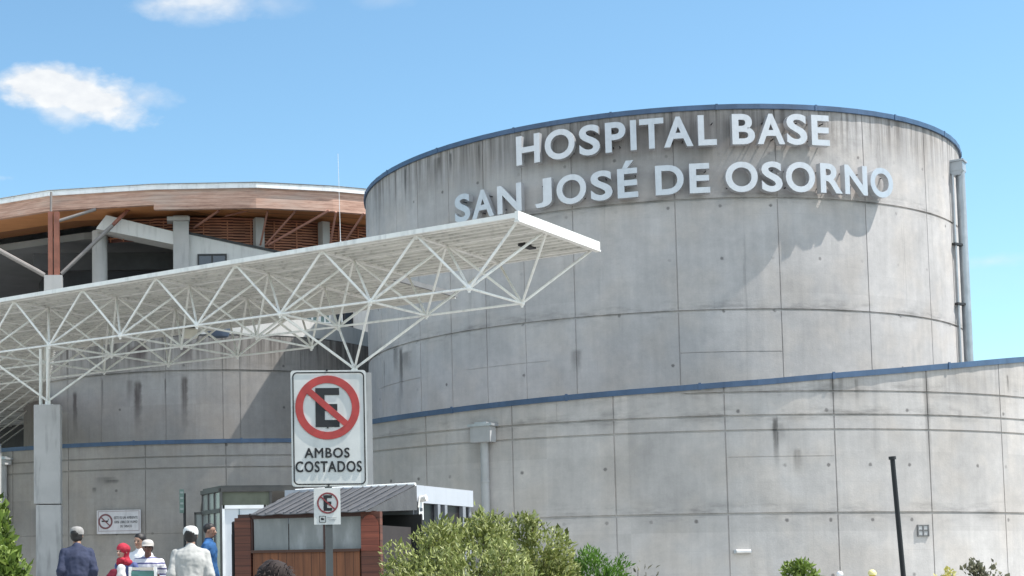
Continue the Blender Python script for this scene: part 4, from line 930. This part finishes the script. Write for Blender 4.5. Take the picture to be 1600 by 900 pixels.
# ------------------------------------------------------------------ shrubs
def leafmat(name, stops, trans=.25):
    M = Mt(name, .55, 0, .35); g_ = M.n.new('ShaderNodeNewGeometry'); o = M.ramp(g_.outputs['Random Per Island'], stops)
    n = M.noise(M.map(), 2.3, 3); o = M.mix(M.maprange(n, .4, .62, 0, .45), o, stops[-1][1] if isinstance(stops[-1][1], tuple) else (.1, .1, .05))
    M.col(o); tr = M.n.new('ShaderNodeBsdfTranslucent'); M.l.new(o, tr.inputs[0]); mx = M.n.new('ShaderNodeMixShader'); mx.inputs[0].default_value = trans
    M.l.new(M.b.outputs[0], mx.inputs[1]); M.l.new(tr.outputs[0], mx.inputs[2]); M.l.new(mx.outputs[0], M.n['Material Output'].inputs[0]); return M.m
OLIVE = leafmat('olive_leaves', [(0, (.045, .06, .014)), (.25, (.15, .18, .04)), (.6, (.32, .36, .11)), (.9, (.5, .52, .27)), (1, (.30, .33, .10))])
LIME = leafmat('bright_green_leaves', [(0, (.03, .08, .01)), (.5, (.08, .19, .02)), (1, (.17, .30, .05))])
GRN = leafmat('yellow_green_leaves', [(0, (.04, .07, .01)), (.5, (.13, .2, .03)), (.9, (.3, .38, .1)), (1, (.2, .28, .06))])
DRY = leafmat('dry_leaves', [(0, (.06, .055, .03)), (.6, (.14, .14, .08)), (1, (.26, .25, .17))])
YFL = leafmat('yellow_flowers', [(0, (.3, .3, .05)), (.5, (.5, .45, .08)), (1, (.62, .6, .3))])
BARK = plain('bark', (.10, .075, .05), .9, 0, .3, 9)
def shrub(label, base, ctr, rad3, leaves, lsz, mat, stems=26, lw=.3, upb=.4, seed=0, cat='shrub', name='shrub', fill=.55, group=None, clump=.16):
    rnd = random.Random(seed); e = thing(name, label, cat, group, (base[0], base[1], 0)); B = Vector((0, 0, .05))
    C_ = Vector(ctr)-Vector((base[0], base[1], 0)); mbs = MB(); ends = []
    def rdir():
        while True:
            v = Vector((rnd.uniform(-1, 1), rnd.uniform(-1, 1), rnd.uniform(-.75, 1)))
            if .05 < v.length <= 1: return v.normalized()
    for s_ in range(stems):
        d = rdir(); f = rnd.uniform(.55, 1.0); tip = C_ + Vector((d.x*rad3[0], d.y*rad3[1], d.z*rad3[2]))*f
        b_ = B+Vector((rnd.uniform(-.15, .15)*rad3[0], rnd.uniform(-.15, .15)*rad3[1], 0)); m_ = b_.lerp(tip, .5)+Vector((rnd.uniform(-.1, .1), rnd.uniform(-.1, .1), .08))
        mbs.tube(b_, m_, .014, 5, .009, False); mbs.tube(m_, tip, .009, 5, .003, False)
        for k in range(5):
            f2 = rnd.uniform(.35, 1); p_ = m_.lerp(tip, f2); d2 = (rdir()+Vector((0, 0, upb))+(tip-C_)*.8).normalized()*rnd.uniform(.12, .34)*min(1, rad3[0]); mbs.tube(p_, p_+d2, .005, 4, .002, False); ends.append((p_, p_+d2))
        ends.append((m_, tip))
    mbs.obj('stems', BARK, e)
    V, F = [], []
    for k in range(leaves):
        if rnd.random() < fill:
            a_, b_ = rnd.choice(ends); t = rnd.random()**.6; p_ = a_.lerp(b_, t)+Vector((rnd.gauss(0, .03), rnd.gauss(0, .03), rnd.gauss(0, .03)))
        else:
            d = rdir(); rr = rnd.uniform(.72, 1.0); bxs = max(abs(d.x), abs(d.y), abs(d.z))**-.38; q = Vector((d.x*rad3[0], d.y*rad3[1], d.z*rad3[2]))*min(rr*bxs, 1.12*rr)
            nn_ = noise.noise(q*(2.2/max(.25, rad3[2]))+Vector((seed, 0, 0)))
            if nn_ < -.12: continue
            p_ = C_+q*(1+clump*nn_*1.6)
        dr = (rdir()+Vector((0, 0, upb))+(p_-C_).normalized()*.7).normalized(); L = lsz*rnd.choice((.45, .7, .9, 1.1, 1.5))*rnd.uniform(.8, 1.2); W = L*lw*rnd.uniform(.7, 1.3); sd = dr.orthogonal().normalized()
        sd = (Matrix.Rotation(rnd.uniform(0, 6.28), 3, dr) @ sd); nn2 = dr.cross(sd)
        o = len(V); V += [p_, p_+dr*L*.45+sd*W+nn2*W*.3, p_+dr*L-nn2*L*.12, p_+dr*L*.45-sd*W+nn2*W*.3]; F += [(o, o+1, o+2), (o, o+2, o+3)]
    mb = MB(); mb.add(V, F); mb.obj('foliage', mat, e, recalc=False); return e
def shr(label, px0, px1, ptop, D, zlow_, *a, depth=.8, **k):
    l, r = at(px0, ptop, D), at(px1, ptop, D); zt_ = at((px0+px1)/2, ptop, D).z; cz_ = (zt_+zlow_)/2; return shrub(label, ((l.x+r.x)/2, D), ((l.x+r.x)/2, D, cz_), ((r.x-l.x)/2, (r.x-l.x)/2*depth, (zt_-zlow_)/2), *a, **k)
G = 'shrubs of the planting bed'
shr('tallest olive green shrub, centre of the planting bed before the downpipe', 684, 826, 806, 14.0, .5, 24000, .047, OLIVE, 34, .2, seed=1, group=G)
shr('wide olive green shrub at the right of the big clump', 760, 898, 812, 14.6, .45, 25000, .047, OLIVE, 34, .2, seed=2, group=G)
shr('lower olive green shrub growing in front of the booth doors', 622, 730, 818, 13.6, .4, 18000, .045, OLIVE, 30, .2, seed=3, group=G)
shr('sparse olive green shrub in front of the kiosk doorway', 592, 662, 845, 13.2, .3, 4200, .045, OLIVE, 22, .2, seed=4, group=G, fill=.75)
shr('front olive green shrub low at the middle of the bed', 650, 850, 852, 12.9, .2, 12000, .045, OLIVE, 30, .2, seed=5, group=G)
shr('bright green feathery shrub right of the olive clump', 880, 984, 860, 15.0, .4, 13000, .05, LIME, 30, .12, seed=6, upb=.55)
shr('dry grey twiggy shrub at the right end of the bed', 975, 1035, 872, 15.3, .6, 420, .05, DRY, 26, .2, seed=7, fill=.9)
shr('small round green shrub standing before the curved wall', 1218, 1278, 877, 26., .5, 3400, .085, GRN, 22, .28, seed=8)
shr('small brown green bush at the right beside yellow flowers', 1500, 1560, 876, 24., .6, 1500, .075, DRY, 26, .3, seed=9, fill=.8)
shr('low clump of yellow flowers at the lower right', 1462, 1492, 889, 24., .8, 900, .05, YFL, 12, .5, seed=10, cat='flowers', name='flower_clump')
shr('leafy yellow green bush at the far left edge', -90, 20, 784, 12.0, .3, 17000, .06, GRN, 34, .32, seed=11)
shr('low leafy bush at the foot of the far left bush', -40, 50, 852, 11.6, .2, 9000, .06, GRN, 26, .32, seed=12)

# ------------------------------------------------------------------ people
def capsule(mb, a, b, r1, r2, n=12, fx=1., fy=1., m=5):
    """tapered limb with round ends; fx, fy flatten across world x / y"""
    a, b = Vector(a), Vector(b); z = (b-a).normalized() if (b-a).length > 1e-6 else Vector((0, 0, 1))
    x = Vector((1, 0, 0)); x = (x-z*x.dot(z)); x = x.normalized() if x.length > .1 else Vector((0, 1, 0)).cross(z).normalized(); y = z.cross(x)
    rings = []
    for k in range(m): t = math.pi/2*(1-k/m); rings.append((a-z*r1*math.sin(t), r1*max(.02, math.cos(t))))
    rings.append((a, r1)); rings.append((b, r2))
    for k in range(1, m+1): t = math.pi/2*k/m; rings.append((b+z*r2*math.sin(t), r2*max(.02, math.cos(t))))
    P = []; F = []
    for c, r in rings:
        for i in range(n): t = 2*math.pi*i/n; P.append(c+x*math.cos(t)*r*fx+y*math.sin(t)*r*fy)
    for k in range(len(rings)-1):
        for i in range(n): j = (i+1) % n; F.append((k*n+i, k*n+j, (k+1)*n+j, (k+1)*n+i))
    F += [tuple(range(n-1, -1, -1)), tuple(range((len(rings)-1)*n, len(rings)*n))]; mb.add(P, F)
TEXW = bpy.data.textures.new('wrinkles', 'CLOUDS'); TEXW.noise_scale = .11; TEXW.noise_depth = 2
def solid(mb, name, mat, parent, vox=.011, wr=0., smooth=3):
    me = mb.mesh('tmp', mat); o = bpy.data.objects.new('tmp', me); COL.objects.link(o)
    r = o.modifiers.new('r', 'REMESH'); r.mode = 'VOXEL'; r.voxel_size = vox; r.use_smooth_shade = True
    s = o.modifiers.new('s', 'SMOOTH'); s.iterations = smooth; s.factor = .6
    if wr: d = o.modifiers.new('d', 'DISPLACE'); d.texture = TEXW; d.strength = wr; d.mid_level = .5
    dg = bpy.context.evaluated_depsgraph_get(); m2 = bpy.data.meshes.new_from_object(o.evaluated_get(dg)); bpy.data.objects.remove(o)
    m2.materials.clear(); m2.materials.append(mat); m2.name = name
    for p in m2.polygons: p.use_smooth = True
    q = bpy.data.objects.new(name, m2); COL.objects.link(q); q.parent = parent; return q
def skinmat(c): return plain('skin', c, .55, 0, .06, 12)
def lerp3(a, b, t): return tuple(a[i]+(b[i]-a[i])*t for i in range(3))
def person(label, loc, head_deg, h, arms, skin, top, legs, hair, hat=None, loose=1., stoop=0., girth=1., hood=None, extra=None, headturn=0., tuft=0, group='people outside the entrance'):
    """local frame: faces +y; arms = {side: (elbow, wrist)} as metres for a 1.75 m body"""
    k = h/1.75; e = thing('person', label, 'person', group, loc, R_(head_deg)); e.scale = (k, k, k)
    st = stoop
    hipz, shz = .92, 1.43; hip = Vector((0, 0, hipz)); ch = Vector((0, .10*st, 1.27)); nk = Vector((0, .16*st, 1.49)); hd = Vector((0, .16*st+.02+.05*st, 1.61))
    SH = {s: Vector((s*.165*girth, .13*st, 1.385)) for s in (-1, 1)}
    def torso(mb, g_, low=hipz):
        capsule(mb, (0, 0, low), (0, .02*st, 1.10), .145*g_*girth, .135*g_*girth, 16, 1.12, .82)
        capsule(mb, (0, .02*st, 1.10), (0, .10*st, 1.30), .135*g_*girth, .155*g_*girth, 16, 1.15, .80)
        capsule(mb, SH[-1]+Vector((.03, 0, -.045)), SH[1]+Vector((-.03, 0, -.045)), .080*g_, .080*g_, 12)
        capsule(mb, (0, .11*st, 1.36), (0, .15*st, 1.46), .10*g_, .065*g_, 12)
    def arm(mb, s, g_, end=1.):
        el, wr = arms[s]; el, wr = Vector(el), Vector(wr); el.x *= 1; 
        capsule(mb, SH[s], el, .055*g_, .046*g_, 10); capsule(mb, (0, nk.y-.02, 1.475), SH[s]+Vector((-s*.03, 0, .005)), .045, .048*g_, 10); capsule(mb, el, el.lerp(wr, end), .048*g_, .034*g_, 10)
    def leg(mb, s, g_, end=1., spread=.02):
        hp = Vector((s*.095, 0, .90)); kn = Vector((s*(.10+spread), .04 if s > 0 else -.02, .50)); an = Vector((s*(.11+spread), .02 if s > 0 else -.10, .09))
        capsule(mb, hp, kn, .092*g_, .060*g_, 12); capsule(mb, kn, kn.lerp(an, end), .060*g_, .040*g_, 12); return an
    mb = MB(); torso(mb, .93)
    capsule(mb, (0, nk.y-.01, 1.43), (hd.x, hd.y-.02, 1.56), .058, .054, 12)
    hm = Matrix.Rotation(R_(headturn), 3, 'Z')
    def hp_(x, y, z): return hd + hm @ Vector((x, y, z))
    capsule(mb, hp_(0, -.018, .035), hp_(0, .012, .03), .082, .080, 16, .95, 1); capsule(mb, hp_(0, .03, -.06), hp_(0, .025, -.02), .047, .066, 14)
    capsule(mb, hp_(0, .088, .005), hp_(0, .104, -.022), .011, .016, 8)
    for s in (-1, 1): capsule(mb, hp_(s*.079, -.005, .015), hp_(s*.082, -.012, -.018), .014, .010, 8, .6, 1)
    for s in (-1, 1):
        arm(mb, s, .85); an = leg(mb, s, .85); capsule(mb, an+Vector((0, -.03, -.04)), an+Vector((0, .14, -.055)), .042, .034, 10)
        el, wr = Vector(arms[s][0]), Vector(arms[s][1]); d = (wr-el).normalized(); sd = d.cross(Vector((0, 1, 0)) if abs(d.y) < .8 else Vector((0, 0, 1))).normalized(); fr = sd.cross(d)
        pm = wr+d*.045; capsule(mb, wr+d*.01, wr+d*.075, .030, .036, 10)
        for f in range(4):                                  # four fingers and a thumb, slightly curled
            r0_ = wr+d*.085+sd*(-.028+.019*f); L = (.066, .078, .074, .058)[f]; m_ = r0_+d*L*.55+fr*.008; t_ = m_+d*L*.4+fr*.022; capsule(mb, r0_, m_, .0105, .010, 6, m=2); capsule(mb, m_, t_, .010, .0085, 6, m=2)
        tb = wr+d*.03+sd*.03*-s; t1 = tb+(d*.6-sd*s*.55+fr*.3).normalized()*.045; capsule(mb, tb, t1, .013, .011, 6, m=2); capsule(mb, t1, t1+(d*.9+fr*.3).normalized()*.03, .011, .009, 6, m=2)
    solid(mb, 'body', skinmat(skin), e, .009, 0, 2)
    gl = loose
    mb = MB(); torso(mb, 1.10*gl, .93)
    for s in (-1, 1): arm(mb, s, 1.22*gl, .93)
    solid(mb, 'jacket' if loose > 1.05 else 'shirt', top, e, .011, .03*gl, 3)
    mb = MB(); capsule(mb, (-.05, 0, .93), (.05, 0, .93), .128, .128, 16, 1, .85)
    for s in (-1, 1): leg(mb, s, 1.22, .97)
    solid(mb, 'trousers', legs, e, .012, .02, 3)
    mb = MB()
    for s in (-1, 1): an = Vector((s*.13, .02 if s > 0 else -.10, .09)); capsule(mb, an+Vector((0, -.04, -.035)), an+Vector((0, .15, -.045)), .050, .043, 10)
    solid(mb, 'shoes', BLACK, e, .012, 0, 2)
    EY = plain('eye', (.03, .02, .015), .2)
    for s in (-1, 1): mb = MB(); mb.ball(hp_(s*.031, .083, .012), .011, 8, 5); mb.obj('eye', EY, e, True)
    mb = MB(); capsule(mb, hp_(-.02, .088, -.05), hp_(.02, .088, -.05), .006, .006, 6, m=2); mb.obj('mouth', plain('lips', (.30, .10, .08), .5), e, True)
    if hair:
        mb = MB()
        if not hat: capsule(mb, hp_(0, -.028, .048), hp_(0, -.002, .055), .090*(1.12 if hat is None and girth > 1.05 else 1), .084*(1.12 if hat is None and girth > 1.05 else 1), 16, 1, 1)
        else: capsule(mb, hp_(0, -.024, .0), hp_(0, -.018, .02), .084, .086, 16, 1, 1); capsule(mb, hp_(0, -.05, -.03), hp_(0, -.045, .03), .058, .078, 14)
        ho = solid(mb, 'hair', hair, e, .009, .022, 2)
        if tuft:                              # loose locks standing off the head
            rn = random.Random(3); mb = MB()
            for q in range(420):
                d = Vector((rn.gauss(0, 1), rn.gauss(-.4, 1), rn.uniform(-.5, 1.2))).normalized(); p0_ = hp_(0, -.02, .03)+d*.085; d2 = (d*.5+Vector((rn.gauss(0, .5), rn.gauss(0, .5), rn.gauss(-.3, .5)))).normalized()
                sd = d2.orthogonal().normalized()*.004; m_ = p0_+d2*.03+d*.01; mb.add([p0_-sd, p0_+sd, m_+sd, m_-sd, m_+(d2+Vector((0, 0, -.8))).normalized()*.03], [(0, 1, 2, 3), (3, 2, 4)])
            mb.obj('locks', hair, ho, recalc=False)
    if hat:
        mb = MB(); R3 = hm.to_3x3()
        prof_ = [(.099, -.012), (.103, .015), (.099, .045), (.082, .075), (.05, .092), (.008, .097)]
        mb.lathe(prof_, (0, 0, 0), 20, .93, 1.08); mb.v = [tuple(hd+Vector((0, -.006, .035))+R3 @ Vector(p_)) for p_ in mb.v]; o = mb.obj('cap', hat, e, True)
        br_ = MB(); P = []
        for i in range(9):
            t = math.pi*(.12+.76*i/8); P.append((math.cos(t)*.10, .03+math.sin(t)*.07, .008))
        for i in range(9):
            t = math.pi*(.12+.76*(8-i)/8); P.append((math.cos(t)*.085, .05+math.sin(t)*.135, -.006))
        br_.prism(P, (0, 0, .006)); br_.v = [tuple(hd+Vector((0, -.006, .035))+R3 @ Vector(p_)) for p_ in br_.v]; br_.obj('brim', hat, o)
    if hood:
        mb = MB(); capsule(mb, hp_(0, -.03, .045), hp_(0, -.005, .045), .103, .098, 16); capsule(mb, hp_(0, -.045, -.06), hp_(0, -.03, .02), .075, .095, 14); capsule(mb, hp_(-.10, -.05, -.17), hp_(.10, -.05, -.17), .06, .06, 10); capsule(mb, hp_(0, -.06, -.12), hp_(0, -.09, -.27), .09, .04, 10); capsule(mb, hp_(-.03, .045, -.125), hp_(.03, .045, -.125), .045, .045, 10)
        solid(mb, 'headscarf', hood, e, .010, .03, 2)
    if extra: extra(e)
    return e
down = {s: ((s*.25, -.02, 1.13), (s*.27, .05, .88)) for s in (-1, 1)}
def fabric(name, c, var=.18, sc=9): return plain(name, c, .85, 0, var, sc, spec=.2)
NAVY = fabric('navy_cotton', (.035, .042, .075)); CREAM = fabric('cream_cotton', (.36, .36, .345), .06); JEAN = fabric('jeans', (.08, .11, .2)); LJEAN = fabric('pale_jeans', (.20, .24, .36)); DKT = fabric('dark_trousers', (.03, .03, .04))
HG = plain('grey_hair', (.25, .24, .23), .8); HB = plain('black_hair', (.012, .010, .010), .6)
p_ = at(120, 826, 22.0); person('man in a dark navy jacket and grey cap seen from behind', (p_.x, 22.0, .16), 4, (p_.z-.12)/1.745*1.75, {-1: ((-.215, -.04, 1.15), (-.19, .12, .95)), 1: ((.22, -.02, 1.15), (.19, .13, .95))}, (.30, .17, .11), NAVY, JEAN, HB, fabric('grey_cap', (.27, .26, .25), .25, 14), 1.08, .6, 1.0, headturn=-14)
p_ = at(297, 823, 19.6)
def belt(e):
    mb = MB(); mb.lathe([(.148, .955), (.152, .975), (.148, .995)], (0, 0, 0), 20, 1.08, .86); mb.obj('belt', DKT, e, True)
person('man in a loose cream jacket and white cap walking away', (p_.x, 19.6, .14), -3, (p_.z-.12)/1.745*1.75, {-1: ((-.235, -.05, 1.14), (-.275, .03, .89)), 1: ((.235, -.04, 1.13), (.27, .05, .88))}, (.28, .16, .11), CREAM, LJEAN, HB, fabric('white_cap', (.62, .62, .60), .12, 14), 1.12, .5, 1.04, extra=belt)
M = Mt('striped_cotton', .85, 0, .2); x, y, z = M.sep(M.tc.outputs['Object']); f = M.math('FRACT', M.math('DIVIDE', z, .085)); M.col(M.mix(M.math('LESS_THAN', f, .28), (.66, .65, .68), (.12, .12, .25))); STR = M.m
p_ = at(232, 843, 24.5); person('man in a striped shirt and pale cap with folded arms facing the street', (p_.x, 24.5, .12), 178, (p_.z-.12)/1.745*1.75, {-1: ((-.27, .06, 1.13), (.06, .24, 1.10)), 1: ((.27, .06, 1.13), (-.06, .22, 1.16))}, (.17, .085, .06), STR, DKT, HB, fabric('pale_cap', (.45, .43, .40)), 1.06, .8, 1.12)
p_ = at(224.5, 834.5, 26.0); person('dark haired person in a white top standing behind the striped man', (p_.x-.06, 26.0, .12), 150, (p_.z-.12)/1.73*1.75, down, (.34, .2, .14), fabric('white_top', (.68, .68, .70), .05), DKT, HB, None, 1.08, 0., .95)
p_ = at(205, 849.5, 24.0); person('woman with a red headscarf and blue blouse standing by the cart', (p_.x, 24.0, .12), 140, (p_.z-.12)/1.745*1.75, {-1: ((-.24, .03, 1.14), (-.18, .26, 1.08)), 1: ((.24, .02, 1.13), (.22, .25, 1.12))}, (.42, .25, .19), fabric('blue_blouse', (.08, .10, .22)), fabric('maroon_skirt', (.12, .02, .03)), None, None, 1.04, .9, .98, hood=fabric('red_scarf', (.36, .03, .05)))
p_ = at(326, 819, 24.2); person('black haired woman in a blue blouse standing at the porch door', (p_.x, 24.2, .42), 250, (p_.z-.42)/1.73*1.75, down, (.30, .17, .12), fabric('bright_blue_blouse', (.03, .10, .25)), fabric('navy_skirt', (.03, .04, .10)), HB, None, 1.04, 0., .95)
g = MB(); g.box((p_.x+.3, 25.0, .26), (2.6, 3.0, .28)); tag(g.obj('entrance_step', PAVE), kind='structure')
p_ = at(438, 881, 7.8); person('short person with dark hair passing in front of the kiosk', (p_.x, 7.8, .0), 60, (p_.z-.0)/1.73*1.75, down, (.22, .12, .08), fabric('dark_maroon', (.08, .03, .035)), DKT, plain('dark_brown_hair', (.022, .013, .011), .85), None, 1.08, .2, 1.1, tuft=1)
# bag held by the woman
c_ = at(187, 889, 23.7)
bg_ = thing('handbag', 'white and maroon bag held out by the woman in the red headscarf', 'bag', loc=(c_.x, 23.7, 0))
mb = MB(); capsule(mb, (0, 0, 1.22), (.02, 0, c_.z-.0), .11, .07, 12, 1, .6); solid(mb, 'body', fabric('white_bag', (.66, .64, .62), .05), bg_, .012, .03, 2)
mb = MB(); capsule(mb, (-.16, 0, 1.18), (-.08, 0, 1.34), .12, .08, 12, 1, .6); solid(mb, 'flap', fabric('maroon_bag', (.13, .015, .03)), bg_, .012, .03, 2)
# vendor cart
l_, r_2 = at(200, 889, 22.9), at(246, 889, 22.9); cw = r_2.x-l_.x; zc = at(223, 886.5, 22.9).z
vc = thing('vendor_cart', 'white vendor cart with a teal glass case in front of the striped man', 'cart', loc=((l_.x+r_2.x)/2, 22.9, .12))
zc -= .12
mb = MB(); mb.box((0, .15, .62), (cw, .5, .5)); mb.obj('body', plain('cart_white', (.70, .72, .72), .4), vc)
mb = MB(); mb.box((0, .15, zc-.22), (cw*.8, .4, .34)); mb.obj('glass_case', plain('teal_glass', (.10, .24, .23), .15, 0, .3, 6), vc)
mb = MB(); mb.box((0, .15, zc-.02), (cw*.72, .46, .04)); mb.obj('lid', plain('cart_lid', (.5, .46, .4), .5), vc)
mb = MB()
for sx in (-1, 1):
    for sy in (-.08, .38): mb.box((sx*cw*.43, sy, zc-.2), (.035, .035, .42))
    mb.box((sx*cw*.43, .15, zc-.06), (.04, .46, .03))
mb.obj('frame', plain('cart_frame', (.78, .78, .76), .4), vc)
for sx in (-1, 1):
    for sy in (-.05, .35):
        mb = MB(); mb.tube((sx*cw*.42-.02, sy, .17), (sx*cw*.42+.02, sy, .17), .17, 18); wh = mb.obj('wheel', BLACK, vc, True)
mb = MB(); mb.box((0, .15, .30), (cw*.9, .4, .14)); mb.obj('shelf', DARK, vc)
